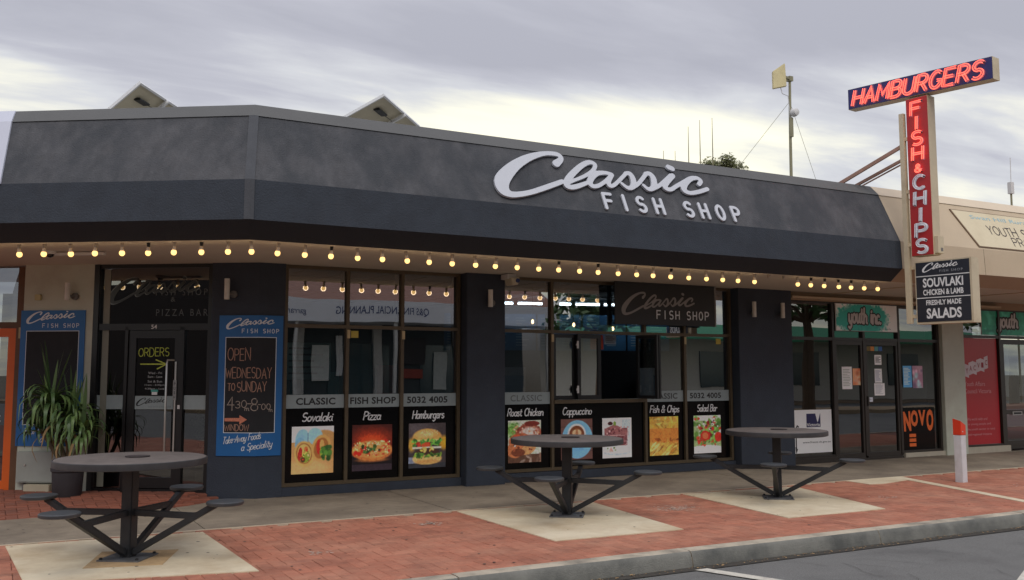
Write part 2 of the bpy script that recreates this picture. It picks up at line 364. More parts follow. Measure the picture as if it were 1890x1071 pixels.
LOGO = {'C': [(0.997, 0.653, 0.0539), (1.081, 0.725, 0.0386), (1.089, 0.777, 0.0342), (1.025, 0.806, 0.0341), (0.856, 0.79, 0.0336), (0.633, 0.705, 0.0505), (0.422, 0.575, 0.0687), (0.255, 0.427, 0.0882), (0.146, 0.29, 0.1), (0.133, 0.171, 0.0859), (0.195, 0.111, 0.0532), (0.288, 0.105, 0.0412), (0.493, 0.157, 0.0356), (0.757, 0.266, 0.0366), (1.01, 0.379, 0.0331)],
 'l': [(1.39, 0.406, 0.0295), (1.223, 0.333, 0.0379), (1.112, 0.305, 0.0398), (1.061, 0.342, 0.0486), (1.14, 0.464, 0.0493), (1.359, 0.657, 0.0437), (1.51, 0.739, 0.0374), (1.593, 0.713, 0.0329), (1.534, 0.617, 0.0302), (1.379, 0.509, 0.0274), (1.183, 0.412, 0.0246), (1.086, 0.36, 0.0244)],
 'a': [(1.39, 0.406, 0.0295), (1.6, 0.53, 0.026)], 'a0': [(1.799, 0.587, 0.033), (1.704, 0.598, 0.0329), (1.564, 0.563, 0.0418), (1.44, 0.447, 0.0479), (1.441, 0.364, 0.0363), (1.539, 0.375, 0.032), (1.686, 0.469, 0.0302), (1.812, 0.579, 0.0307)],
 'a2': [(1.812, 0.579, 0.0354), (1.729, 0.467, 0.0373), (1.724, 0.396, 0.0325), (1.814, 0.428, 0.0304), (2.042, 0.623, 0.0289)],
 's1': [(2.044, 0.63, 0.0313), (2.112, 0.631, 0.0411), (2.135, 0.555, 0.0482), (2.104, 0.439, 0.0454), (2.011, 0.393, 0.0331), (1.931, 0.453, 0.026)],
 'j1': [(2.032, 0.391, 0.0284), (2.181, 0.47, 0.0313), (2.382, 0.662, 0.0321)],
 's2': [(2.372, 0.665, 0.032), (2.447, 0.67, 0.0421), (2.481, 0.596, 0.0519), (2.437, 0.459, 0.0464), (2.341, 0.412, 0.0339), (2.277, 0.468, 0.0266)],
 'j2': [(2.388, 0.415, 0.0292), (2.541, 0.493, 0.0321), (2.798, 0.689, 0.033)],
 'i': [(2.833, 0.688, 0.0433), (2.677, 0.55, 0.045), (2.63, 0.471, 0.0421), (2.71, 0.448, 0.0348), (2.843, 0.523, 0.0328), (3.039, 0.633, 0.0334)],
 'dot': [(2.817, 0.792, 0.0512), (2.872, 0.775, 0.0513)],
 'c': [(3.248, 0.596, 0.0364), (3.304, 0.66, 0.0341), (3.246, 0.7, 0.034), (3.119, 0.666, 0.044), (2.984, 0.562, 0.0561), (2.947, 0.465, 0.0481), (3.033, 0.428, 0.0355), (3.191, 0.464, 0.036), (3.368, 0.53, 0.0339)]}
LOGO.pop('a'); LOGO['dot'] = [(x - .005, y + .035, r * .92) for x, y, r in LOGO['dot']]
LOGO = {k: [(x, y, r * (.88 if k not in ('C',) else .96)) for x, y, r in v] for k, v in LOGO.items()}
logo_big = sdf_mesh([[tuple(p) for p in cat_rom(v)] for v in LOGO.values()], 0.014, 0.03, 'script_word')
logo_flat = sdf_mesh([[tuple(p) for p in cat_rom(v)] for v in LOGO.values()], 0.022, 0.0, 'script_word')
# stroke font: cap height 1
def arc(cx, cy, rx, ry, a0, a1, n=8):
    return [(cx + rx * cos(radians(a0 + (a1 - a0) * i / n)), cy + ry * sin(radians(a0 + (a1 - a0) * i / n))) for i in range(n + 1)]
G = {
'A': (.62, [[(0, 0), (.31, 1), (.62, 0)], [(.12, .36), (.5, .36)]]),
'B': (.56, [[(0, 0), (0, 1), (.3, 1)] + arc(.3, .76, .22, .24, 90, -90)[1:] + [(0, .52)], [(.3, .52)] + arc(.3, .26, .26, .26, 90, -90)[1:] + [(0, 0)]]),
'C': (.6, [arc(.34, .5, .34, .5, 50, 310, 14)]),
'D': (.6, [[(0, 0), (0, 1), (.2, 1)] + arc(.2, .5, .4, .5, 90, -90, 10)[1:] + [(0, 0)]]),
'E': (.5, [[(.5, 1), (0, 1), (0, 0), (.5, 0)], [(0, .52), (.42, .52)]]),
'F': (.48, [[(.48, 1), (0, 1), (0, 0)], [(0, .52), (.4, .52)]]),
'G': (.62, [arc(.34, .5, .34, .5, 50, 330, 14) + [(.64, .44), (.4, .44)]]),
'H': (.58, [[(0, 0), (0, 1)], [(.58, 0), (.58, 1)], [(0, .5), (.58, .5)]]),
'I': (.1, [[(.05, 0), (.05, 1)]]),
'K': (.55, [[(0, 0), (0, 1)], [(.55, 1), (0, .45)], [(.18, .6), (.55, 0)]]),
'L': (.45, [[(0, 1), (0, 0), (.45, 0)]]),
'M': (.74, [[(0, 0), (.05, 1), (.37, .3), (.69, 1), (.74, 0)]]),
'N': (.6, [[(0, 0), (0, 1), (.6, 0), (.6, 1)]]),
'O': (.68, [arc(.34, .5, .34, .5, 90, 450, 18)]),
'P': (.52, [[(0, 0), (0, 1), (.26, 1)] + arc(.26, .74, .26, .26, 90, -90)[1:] + [(0, .48)]]),
'R': (.56, [[(0, 0), (0, 1), (.26, 1)] + arc(.26, .74, .26, .26, 90, -90)[1:] + [(0, .48)], [(.26, .48), (.56, 0)]]),
'S': (.54, [arc(.28, .74, .25, .26, 40, 250, 10) + arc(.27, .26, .26, .26, 80, -140, 10)]),
'T': (.56, [[(0, 1), (.56, 1)], [(.28, 1), (.28, 0)]]),
'U': (.58, [[(0, 1), (0, .3)] + arc(.29, .29, .29, .29, 180, 360)[1:] + [(.58, 1)]]),
'V': (.6, [[(0, 1), (.3, 0), (.6, 1)]]),
'W': (.84, [[(0, 1), (.2, 0), (.42, .8), (.64, 0), (.84, 1)]]),
'Y': (.56, [[(0, 1), (.28, .5), (.56, 1)], [(.28, .5), (.28, 0)]]),
'Z': (.52, [[(0, 1), (.52, 1), (0, 0), (.52, 0)]]),
'0': (.5, [arc(.25, .5, .25, .5, 90, 450, 16)]), '3': (.46, [arc(.22, .75, .22, .25, 150, -90, 8) + arc(.22, .26, .25, .26, 90, -150, 8)]),
'4': (.5, [[(.38, -.15), (.38, .95), (0, .3), (.55, .3)]]), '8': (.5, [arc(.25, .76, .2, .24, -90, 270, 12) + arc(.25, .26, .25, .26, 90, 450, 12)]),
'&': (.6, [[(.6, 0), (.12, .72)] + arc(.27, .8, .16, .2, 200, -40, 8) + arc(.26, .24, .26, .24, 120, 330, 8) + [(.6, .42)]]),
'-': (.3, [[(0, .5), (.3, .5)]]),
'.': (.1, [[(.02, 0), (.08, .04)]]),
'a': (.46, [arc(.22, .28, .22, .28, 40, 400, 12), [(.44, .56), (.42, .1), (.54, .02)]]),
'b': (.44, [[(.0, .98), (0, .06)], arc(.22, .28, .22, .28, 180, 540, 12)]),
'c': (.4, [arc(.22, .28, .22, .28, 50, 320, 10)]),
'd': (.46, [arc(.22, .28, .22, .28, 0, 360, 12), [(.44, 1), (.43, .1), (.54, .02)]]),
'e': (.42, [[(.02, .28), (.42, .3)] + arc(.22, .28, .22, .28, 10, 320, 10)]),
'f': (.3, [[(.4, .9), (.28, 1), (.14, .85), (.1, -.25)], [(0, .55), (.32, .55)]]),
'g': (.44, [arc(.22, .28, .22, .28, 0, 360, 12), [(.44, .56), (.42, -.2), (.2, -.36), (.02, -.26)]]),
'h': (.42, [[(0, 1), (0, 0)], [(0, .36), (.2, .56), (.4, .44), (.4, .06), (.5, .02)]]),
'i': (.14, [[(.04, .56), (.04, .08), (.16, .02)], [(.05, .76), (.08, .8)]]),
'k': (.4, [[(0, 1), (0, 0)], [(.38, .56), (.02, .26), (.4, 0)]]),
'l': (.16, [[(.04, 1), (.04, .08), (.18, .02)]]),
'm': (.64, [[(0, .56), (0, 0)], [(0, .38), (.18, .56), (.3, .46), (.3, 0)], [(.3, .38), (.48, .56), (.6, .46), (.6, .05), (.7, .02)]]),
'n': (.42, [[(0, .56), (0, 0)], [(0, .38), (.2, .56), (.4, .44), (.4, .06), (.5, .02)]]),
'o': (.44, [arc(.22, .28, .22, .28, 90, 450, 12)]),
'p': (.44, [[(0, .56), (0, -.36)], arc(.22, .28, .22, .28, 180, 540, 12)]),
'r': (.32, [[(0, .56), (0, 0)], [(0, .36), (.16, .55), (.34, .5)]]),
's': (.36, [arc(.18, .42, .16, .14, 40, 250, 7) + arc(.18, .14, .18, .14, 80, -150, 7)]),
't': (.3, [[(.12, .86), (.12, .1), (.26, 0), (.34, .06)], [(0, .58), (.3, .58)]]),
'u': (.44, [[(0, .56), (.02, .16), (.16, 0), (.34, .12), (.4, .56)], [(.4, .56), (.42, .06), (.52, .02)]]),
'v': (.38, [[(0, .56), (.18, 0), (.38, .56)]]),
'w': (.56, [[(0, .56), (.14, 0), (.28, .45), (.42, 0), (.56, .56)]]),
'y': (.42, [[(0, .56), (.04, .14), (.2, 0), (.4, .2)], [(.42, .56), (.4, -.2), (.2, -.36), (.02, -.26)]]),
'z': (.38, [[(0, .56), (.38, .56), (0, 0), (.4, 0)]]),
' ': (.34, []), ',': (.1, [[(.05, .04), (0, -.12)]]), "'": (.1, [[(.05, 1), (.03, .85)]]),
}
def stroke_text(txt, h, sx=1.0, gap=0.16, shear=0.0, jit=0.0, rise=0.0):
    """list of 2d polylines"""
    x = 0; out = []
    for ch in txt:
        w, st = G.get(ch, (.3, []))
        dy = random.uniform(-jit, jit); k = 1 + random.uniform(-jit, jit)
        for s_ in st: out.append([((x + px * k + py * shear) * h * sx, (py * k + dy) * h + x * h * rise) for px, py in s_])
        x += w * k + gap
    wid = (x - gap) * h * sx
    return out, wid
def ribbon_mesh(lines, r, z=0.0, dz=0.0003):
    V = []; F = []
    for li, ln in enumerate(lines):
        P = [Vector((p[0], p[1])) for p in ln]; n = len(P); k0 = len(V)
        for i in range(n):
            d0 = (P[i] - P[i - 1]).normalized() if i > 0 else None; d1 = (P[i + 1] - P[i]).normalized() if i < n - 1 else None
            d = (d0 + d1) if (d0 and d1) else (d0 or d1)
            if d.length < 1e-4: d = d1
            d = d.normalized(); nv = Vector((-d.y, d.x)); c = abs(nv.dot(Vector((-d1.y, d1.x)))) if d1 else 1
            w = r / max(c, 0.55); q = P[i] + (-(d * r * .5) if i == 0 else (d * r * .5 if i == n - 1 else Vector((0, 0))))
            V += [(q.x + nv.x * w, q.y + nv.y * w, z + li * dz), (q.x - nv.x * w, q.y - nv.y * w, z + li * dz)]
        for i in range(n - 1): F.append((k0 + 2 * i + 1, k0 + 2 * i + 3, k0 + 2 * i + 2, k0 + 2 * i))
    me = bpy.data.meshes.new('writing'); me.from_pydata(V, [], F); me.update(); return me
def handwriting(name, txt, mat, fr, u, v, w, h, r, parent, sx=1.0, shear=0.0, jit=0.0, gap=.16, align='LEFT', width=None, rise=0.0):
    ls, wd = stroke_text(txt, h, sx, gap, shear, jit, rise)
    if width: k = width / wd; ls = [[(x * k, y) for x, y in l] for l in ls]; wd = width
    if align == 'CENTER': ls = [[(x - wd / 2, y) for x, y in l] for l in ls]
    me = ribbon_mesh(ls, r); me.materials.append(mat)
    o = link(name, me, parent); place(o, fr, u, v, w, parent=parent); return o
def flat_logo(parent, fr, u, v, w, width, mat, name='script_word', hs=1.0, rot=0):
    k = width / 3.38; me = logo_flat.copy(); me.materials.clear(); me.materials.append(mat)
    o = link(name, me, parent); place(o, fr, u, v, w, sc=(k, k * hs, 1), rot=rot, parent=parent)
    return o

# ------------------------------------------------------------------ ground, road, kerb
def struct(name, mb, mat, **k): return mb.build(name, mat, None, 'structure', **k)
struct('ground', MB().box(-400, 500, -300, 500, -0.9, -0.22), M('bare_ground', S(112, 104, 88), 0.95, 0.2, 0.4))
# road as a gently uneven sheet
def sheet(x0, x1, y0, y1, z, nx, ny, amp=0.0):
    mb = MB(); k = 0
    for j in range(ny + 1):
        for i in range(nx + 1):
            x = x0 + (x1 - x0) * i / nx; y = y0 + (y1 - y0) * j / ny
            mb.v.append((x, y, z + amp * (sin(x * 1.3 + y * .7) + sin(x * .37 - y * 1.9))))
    for j in range(ny):
        for i in range(nx): a = j * (nx + 1) + i; mb.f.append((a, a + 1, a + nx + 2, a + nx + 1))
    return mb
struct('road', sheet(-45, 70, -12.4, 6.53, -0.135, 120, 20, 0.0015), asphalt)
struct('gutter_dirt', sheet(-45, 70, 6.48, 6.62, -0.128, 200, 1, 0.001), M('gutter_dirt', S(58, 54, 48), 0.95, 0.4, 25, 0.6, 90))
fp = struct('footpath', MB().box(-45, 70, 6.74, 30, -0.30, -0.014), sandm)
ORG[fp.name] = Vector((0, 0, 0))
struct('opposite_footpath', MB().box(-45, 70, -30, -12.4, -0.30, 0.0), M('far_paving', S(150, 130, 110), 0.9, 0.1, 3))
# kerb of cast segments with rounded nose
kb = struct('kerb', MB().box(-45, 70, 6.62, 6.74, -0.33, -0.05), kerbm); ORG[kb.name] = Vector((0, 0, 0))
prof = [(6.78, -0.2), (6.78, 0.005), (6.74, 0.006), (6.665, 0.006), (6.640, 0.001), (6.628, -0.012), (6.618, -0.04), (6.604, -0.09), (6.592, -0.17), (6.592, -0.2)]
kx = [-6.3, -3.9, -1.5, 0.85, 3.2, 5.43, 7.78, 10.1, 12.4, 14.8, 17.2, 19.6, 22.0, 26, 31, 38, 50]
kerb_face = M('kerb_face', S(122, 122, 116), 0.85, 0.16, 6, 0.6, 90, dirt=S(78, 80, 78), dirt_amt=0.9, dirt_scale=2.0, dirt_lo=0.4, dirt_hi=0.66)
for a, b in zip(kx[:-1], kx[1:]):
    a2 = a + 0.006; b2 = b - 0.006; j = random.uniform(-.003, .003)
    o = MB().extrude([(a2, y, z + j) for y, z in prof], (b2 - a2, 0, 0)).build('kerb_stone', kerbm, kb, smooth=True)
    o.data.materials.append(kerb_face)
    for p_ in o.data.polygons:
        if p_.normal.y < -0.6: p_.material_index = 1
# parking bay marks
struct('road_marking', MB().poly([(5.36, 6.50, -.126), (5.50, 6.50, -.126), (5.98, 5.2, -.126), (6.4, 3.2, -.126), (6.28, 3.2, -.126), (5.86, 5.2, -.126)]), linem)
struct('road_marking', MB().poly([(7.0, 4.75, -.126), (7.14, 4.75, -.126), (9.6, 5.95, -.126), (9.46, 5.98, -.126)]), linem)
# cracks and repairs in the asphalt near the kerb
mb = MB(); rc = random.Random(3)
for _ in range(46):
    x = rc.uniform(3.0, 12); y = rc.uniform(5.0, 6.4); a = rc.choice([rc.uniform(-.3, .3), rc.uniform(1.2, 1.9)]); w = rc.uniform(.0008, .0022)
    for s_ in range(rc.randint(2, 6)):
        a += rc.uniform(-.5, .5); l_ = rc.uniform(.05, .16); x2 = x + cos(a) * l_; y2 = y + sin(a) * l_
        if y2 > 6.46: break
        n_ = Vector((-sin(a), cos(a), 0)) * w; p1 = Vector((x, y, -.1285)); p2 = Vector((x2, y2, -.1285)); mb.poly([p1 - n_, p2 - n_, p2 + n_, p1 + n_]); x, y = x2, y2
struct('asphalt_cracks', mb, M('crack', S(74, 72, 70), 0.95, 0.2, 20))

# concrete slabs
def ybound(x):
    pts = [(-9, 11.36), (0.9, 11.36), (1.95, 11.54), (2.4, 11.85), (2.62, 12.02), (3.0, 12.3)]
    for (a, b), (c, d) in zip(pts[:-1], pts[1:]):
        if x <= c: return b + (d - b) * (x - a) / (c - a)
    return 12.3
def zleft(x, y):
    """the paving climbs a little towards the splayed shopfront"""
    s = (Vector((x, y, 0)) - CN).dot(NL)            # distance in front of the splayed wall
    return 0.075 * max(0.0, min(1.0, (1.7 - s) / 1.4, (y - ybound(x)) / 0.5)) if x < 2.7 and y > 11.2 else 0.0
sx = [-7, -3.2, -0.7, 1.95, 4.65, 7.25, 9.85, 12.4, 15.0, 17.6, 20.2, 24, 30]
for a, b in zip(sx[:-1], sx[1:]):
    g = 0.006
    if b <= 2: poly = [(a + g, 9.81), (b - g, 9.81), (b - g, 11.36 if b < 1 else 11.52), (a + g, 11.36)]
    elif a < 2: poly = [(a + g, 9.81), (b - g, 9.81), (b - g, 11.9), (2.95, 11.9), (2.62, 12.02), (2.4, 11.82), (2.1, 11.6), (a + g, 11.54)]
    else: poly = [(a + g, 9.81), (b - g, 9.81), (b - g, 11.9), (a + g, 11.9)]
    MB().extrude([(x, y, -0.08) for x, y in poly], (0, 0, 0.084 + random.uniform(-.001, .001))).build('slab', concrete, fp)
MB().box(-7, 19, 9.775, 9.808, -0.05, 0.0045).build('mortar_edge', M('pale_mortar', S(186, 172, 150), 0.9, 0.15, 15, 0.4, 90), fp)
padq = [[(0.20, 9.72), (1.90, 9.66), (1.93, 7.58), (0.30, 7.95)], [(4.66, 9.72), (6.42, 9.68), (6.11, 7.56), (4.65, 7.60)], [(7.85, 9.72), (9.69, 9.62), (9.03, 7.58), (7.56, 7.61)]]
for i, q in enumerate(padq):
    z = 0.0065
    MB().extrude([(x, y, -0.06) for x, y in reversed(q)], (0, 0, 0.06 + z)).build('concrete_pad', padmat, fp, bevel=0.003)
MB().extrude([(x, y, -0.05) for x, y in [(10.84, 9.79), (10.80, 9.33), (11.0, 9.27), (11.70, 9.42), (10.82, 6.80), (10.96, 6.80), (11.9, 9.50), (12.02, 9.79)]], (0, 0, 0.056)).build('concrete_edging', padmat, fp)
pm = MB().extrude([(1.08 + dx, 8.60 + dy, 0.004) for dx, dy in ((-.36, -.28), (.22, -.42), (.45, .2), (-.15, .4))], (0, 0, 0.0052)).build('base_grout', M('tan_grout', S(178, 150, 112), 0.9, 0.2, 12, 0.4, 90), fp)

# clay pavers, 90 degree herringbone: the 300 that show largest one by one, the rest joined
BW, BL = 0.1155, 0.231
def brick_pts(Lx, Ly, h=0.05, c=0.004):
    x, y = Lx / 2 - .0022, Ly / 2 - .0022
    lo = [(-x, -y, -h), (x, -y, -h), (x, y, -h), (-x, y, -h)]; mid = [(-x, -y, -c), (x, -y, -c), (x, y, -c), (-x, y, -c)]; x -= c; y -= c
    top = [(-x, -y, 0), (x, -y, 0), (x, y, 0), (-x, y, 0)]
    f = []
    for k in (0, 4):
        for i in range(4): f.append((k + i, k + (i + 1) % 4, k + 4 + (i + 1) % 4, k + 4 + i))
    f.append((8, 9, 10, 11)); return lo + mid + top, f
bm_me = bpy.data.meshes.new('brick'); v_, f_ = brick_pts(BL, BW); bm_me.from_pydata(v_, [], f_); bm_me.materials.append(brickm)
bricks = []
def in_quad(x, y, q, m=0.08):
    n = len(q); ins = True
    area = sum(q[i][0] * q[(i + 1) % n][1] - q[(i + 1) % n][0] * q[i][1] for i in range(n)); sg = 1 if area > 0 else -1
    for i in range(n):
        ax, ay = q[i]; bx, by = q[(i + 1) % n]; d = hypot(bx - ax, by - ay)
        if sg * ((bx - ax) * (y - ay) - (by - ay) * (x - ax)) / d < m: return False
    return True
for iy in range(56, 160):
    for ix in range(-70, 170):
        k = (ix - iy) % 4; x = ix * BW; y = iy * BW
        if k == 0: cxb, cyb, r = x + BW, y + BW / 2, 0
        elif k == 3: cxb, cyb, r = x + BW / 2, y + BW, 1
        else: continue
        hx, hy = (BW, BW / 2) if r == 0 else (BW / 2, BW)
        main = cyb - hy > 6.672 and cyb - hy < 9.77 and cyb + hy < 9.84
        left = False
        if not main:
            sfr = (Vector((cxb, cyb, 0)) - CN).dot(NL)
            left = sfr > 0.02 and cxb < 2.6 and cyb > ybound(cxb) + .075
        if not (main or left): continue
        if any(in_quad(cxb, cyb, q, 0.17) for q in padq): continue
        bricks.append((cxb, cyb, r, zleft(cxb, cyb)))
def inview(b):
    az = atan2(b[0], b[1]) - radians(28.41); return abs(az) < radians(29) and hypot(b[0], b[1]) > 6.9
cand = sorted([b for b in bricks if inview(b)], key=lambda b: hypot(b[0], b[1]))[:300]; cs = set(cand)
for (x, y, r, z) in cand:
    o = bpy.data.objects.new('brick', bm_me); COL.objects.link(o); o.parent = fp
    o.location = (x, y, z + random.uniform(-.0018, .0012)); o.rotation_euler = (random.uniform(-.008, .008), random.uniform(-.006, .006), (pi / 2 if r else 0) + random.uniform(-.006, .006))
brick_old_shaded = M('shaded_old_paver', S(134, 80, 62), 0.85, 0.16, 14, 0.4, 150, dirt=S(104, 70, 60), dirt_amt=0.7, dirt_scale=1.3, rnd=0.12)  # older, dirtier pavers by the entrance, with the canopy's shade put into the colour
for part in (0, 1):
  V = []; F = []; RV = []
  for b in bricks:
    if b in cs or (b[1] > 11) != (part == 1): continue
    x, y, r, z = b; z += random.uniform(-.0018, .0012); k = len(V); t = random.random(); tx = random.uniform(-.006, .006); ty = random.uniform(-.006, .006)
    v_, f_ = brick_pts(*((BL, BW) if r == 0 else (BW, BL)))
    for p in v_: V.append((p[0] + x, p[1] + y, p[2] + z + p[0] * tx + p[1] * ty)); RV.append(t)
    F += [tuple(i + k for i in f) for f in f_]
  me = bpy.data.meshes.new('bricks'); me.from_pydata(V, [], F); me.materials.append(brick_old_shaded if part else brickm)
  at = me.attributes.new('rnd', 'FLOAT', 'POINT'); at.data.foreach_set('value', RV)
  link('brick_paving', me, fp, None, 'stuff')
# litter: leaves, gum spots, grit
mb = MB(); rl = random.Random(11)
for _ in range(170):
    x = rl.uniform(-1, 14); y = rl.choice([rl.uniform(6.8, 11.8), rl.uniform(11.2, 12.4)]) if x < 2 else rl.uniform(6.8, 11.8); a = rl.uniform(0, 6.3); s_ = rl.uniform(.004, .014)
    z = 0.012 + zleft(x, y); mb.poly([(x + cos(a + q) * s_ * (1 if i % 2 else .5), y + sin(a + q) * s_ * (1 if i % 2 else .5), z + (i % 2) * .003) for i, q in enumerate((0, 1.2, 2.6, 3.7, 5.2))])
mb.build('leaf_litter', M('litter', S(120, 96, 70), 0.9, 0.5, 30), None, 'stuff')
mb = MB()
for _ in range(420):
    x = rl.uniform(1.5, 14); y = rl.gauss(6.53, .035); a = rl.uniform(0, 6.3); s_ = rl.uniform(.004, .016)
    mb.poly([(x + cos(a + q) * s_, y + sin(a + q) * s_ * .6, -.119 + (i % 2) * .004) for i, q in enumerate((0, 1.2, 2.6, 3.7, 5.2))])
mb.build('gutter_litter', M('gutter_leaves', S(150, 122, 84), 0.9, 0.5, 30), None, 'stuff')

# ------------------------------------------------------------------ the corner fish shop
shop = empty('shop_building', (2.95, 11.9, 0), 'dark grey corner fish shop with splayed entrance and sloping rendered canopy', 'building')
SOF = 2.92
# walls and pillars
def pillar_poly(name, pts, z0, z1, mat, parent, bevel=0.0):
    return MB().extrude([(x, y, z0) for x, y in pts], (0, 0, z1 - z0)).build(name, mat, parent, bevel=bevel)
def ab(s, w): p = CN + UD * s + NL * w; return (p.x, p.y)
cw = 0.05
cor = (CN + (Vector((0, -1, 0)) + NL) / (1 + Vector((0, -1, 0)).dot(NL)) * cw)
pillar_poly('pillar', [ab(0.60, -.25), ab(0.60, cw), (cor.x, cor.y), (3.265, 11.9 - cw), (3.265, 12.15)], -0.1, SOF, grey_pillar, shop)
pillar_poly('pillar', [(5.76, 12.2), (5.76, 11.72), (6.36, 11.72), (6.36, 12.2)], -0.1, SOF, grey_pillar, shop, 0.006)
pillar_poly('pillar', [(10.69, 12.2), (10.69, 11.74), (11.87, 11.74), (11.87, 12.2)], -0.1, SOF, grey_pillar, shop, 0.006)
panel('plinth', grey_pillar, FA, 3.268, 5.757, -0.1, 0.115, -.12, .035, shop)
panel('plinth', grey_pillar, FA, 6.363, 10.687, -0.1, 0.125, -.12, .035, shop)
# canopy profile: distance out from the wall, height
PR = {'sof': (2.05, 2.92), 'k1': (2.27, 3.10), 'k2': (2.25, 3.52), 'cb': (1.88, 4.29), 'ct': (1.73, 4.45), 'back': (1.55, 4.45), 'in': (1.52, 4.25)}
def cpt(d, z, where, s=0):
    if where == 'corner': q = CN + (Vector((0, -1, 0)) + NL) / (1 + Vector((0, -1, 0)).dot(NL)) * d; return Vector((q.x, q.y, z))
    if where == 'right': return Vector((s, 11.9 - d, z))
    q = CN + UD * s + NL * d; return Vector((q.x, q.y, z))
def send(d): return 2.228 - (d - 1.72) * .41
def strip(name, keys, mat, parent, left=None, right=None, lift=0.0, sub=1):
    mb = MB()
    for (a, b) in zip(keys[:-1], keys[1:]):
        (da, za), (db, zb) = PR[a], PR[b]; da += lift; db += lift
        if left: mb.poly([left(da, za), cpt(da, za, 'corner'), cpt(db, zb, 'corner'), left(db, zb)])
        if right: mb.poly([cpt(da, za, 'corner'), right(da, za), right(db, zb), cpt(db, zb, 'corner')])
    return mb.build(name, mat, parent, flatn=True)
rgt = lambda d, z: cpt(d, z, 'right', 12.03)
lft = lambda d, z: cpt(d, z, 'left', send(d) if z > 3.3 else 4.6)
lft2 = lambda d, z: cpt(d, z, 'left', send(d))
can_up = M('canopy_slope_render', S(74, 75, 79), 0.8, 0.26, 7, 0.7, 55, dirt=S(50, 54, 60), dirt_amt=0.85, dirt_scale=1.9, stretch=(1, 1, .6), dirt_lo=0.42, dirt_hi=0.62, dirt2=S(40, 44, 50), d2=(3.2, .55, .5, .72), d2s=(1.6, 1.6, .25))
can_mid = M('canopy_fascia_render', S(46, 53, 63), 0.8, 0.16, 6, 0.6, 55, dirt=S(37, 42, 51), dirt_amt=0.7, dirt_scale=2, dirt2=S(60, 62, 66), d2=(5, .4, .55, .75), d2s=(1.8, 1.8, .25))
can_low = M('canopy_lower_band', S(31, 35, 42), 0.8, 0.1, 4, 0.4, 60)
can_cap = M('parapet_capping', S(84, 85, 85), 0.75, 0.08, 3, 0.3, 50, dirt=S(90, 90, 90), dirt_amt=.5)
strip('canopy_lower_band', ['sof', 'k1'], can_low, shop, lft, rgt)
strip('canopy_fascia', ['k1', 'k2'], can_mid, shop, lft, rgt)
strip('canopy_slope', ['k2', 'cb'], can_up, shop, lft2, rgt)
PR['cb2'] = (1.895, 4.285)
strip('parapet_capping', ['cb2', 'ct', 'back', 'in'], can_cap, shop, lft2, rgt)
# batten over the mitre
mb = MB()
for a, b in (('k1', 'k2'), ('k2', 'cb')):
    (da, za), (db, zb) = PR[a], PR[b]
    for sgn in (0, 1):
        A0 = cpt(da + .012, za, 'corner'); B0 = cpt(db + .012, zb, 'corner'); dr = Vector((1, 0, 0)) if sgn else UD
        n_ = Vector((0, -1, 0)) if sgn else NL
        A1 = A0 + dr * .052; B1 = B0 + dr * .052
        mb.poly([A0, A1, B1, B0]); mb.poly([A1, A1 - n_ * .02, B1 - n_ * .02, B1])
mb.build('corner_batten', M('corner_batten', S(66, 69, 75), 0.75, 0.12, 6, 0.4, 60), shop, flatn=True)
# soffit: one ceiling of painted sheet over the whole frontage
sof_m = M('soffit_paint', S(200, 196, 184), 0.75, 0.05, 2, 0.12, 60, dirt=S(184, 178, 166), dirt_amt=.5, dirt_scale=1)
sl = cpt(2.05, SOF, 'left', 6.0); sc_ = cpt(2.05, SOF, 'corner'); bl = cpt(-.3, SOF, 'left', 6.0)
MB().poly([sl, sc_, (12.03, 9.85, SOF), (12.03, 12.2, SOF), (2.9, 12.2, SOF), bl]).build('soffit', sof_m, shop)
# roof
MB().extrude([cpt(1.53, 4.3, 'left', 2.3), cpt(1.53, 4.3, 'corner'), (12.03, 10.37, 4.3), (12.03, 22, 4.3), (-1, 22, 4.3)], (0, 0, -.06)).build('roof', M('metal_roof', S(120, 120, 118), .5, .1, 2), shop)
# window framing helper
def window(name, fr, us, vs_, frame_mat, parent, fw=0.045, depth=(-.06, .012), panes=None, skip=(), glass_mat=glass, transom_skip=()):
    """us: vertical member centres, vs_: horizontal member centres"""
    mb = MB()
    for i, u in enumerate(us): fr.box(mb, u - fw / 2, u + fw / 2, vs_[0] - fw / 2, vs_[-1] + fw / 2, *depth)
    for j, v in enumerate(vs_):
        for i in range(len(us) - 1):
            if (i, j) in transom_skip: continue
            fr.box(mb, us[i] + fw / 2, us[i + 1] - fw / 2, v - fw / 2, v + fw / 2, depth[0] + .004, depth[1] - .004)
    o = mb.build(name, frame_mat, parent)
    for j in range(len(vs_) - 1):
        for i in range(len(us) - 1):
            if (i, j) in skip: continue
            fr.quad(MB(), us[i] + fw / 2 - .004, us[i + 1] - fw / 2 + .004, vs_[j] + fw / 2 - .004, vs_[j + 1] - fw / 2 + .004, -.035).build('pane', glass_mat, o, flatn=True)
    return o
# window one: three bays
w1 = window('window_frame', FA, [3.29, 4.11, 4.88, 5.72], [0.14, 2.14, 2.895], bronze, shop, skip=[(0, 0), (1, 0), (2, 0)])
for a, b in ((3.29, 4.11), (4.11, 4.88), (4.88, 5.72)):
    FA.quad(MB(), a + .02, b - .02, 1.265, 2.12, -.035).build('pane', glass, w1, flatn=True)
    panel('frosted_band', frost, FA, a + .024, b - .024, 1.09, 1.262, -.042, -.030, w1)
    panel('vinyl_panel', blackvin, FA, a + .024, b - .024, .163, 1.088, -.042, -.032, w1)
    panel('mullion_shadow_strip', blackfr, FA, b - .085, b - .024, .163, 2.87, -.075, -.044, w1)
for u in (4.13, 4.90): panel('door_catch', M('cream_catch', S(190, 170, 130), .5), FA, u - .028, u + .012, 1.99, 2.10, .013, .02, w1)
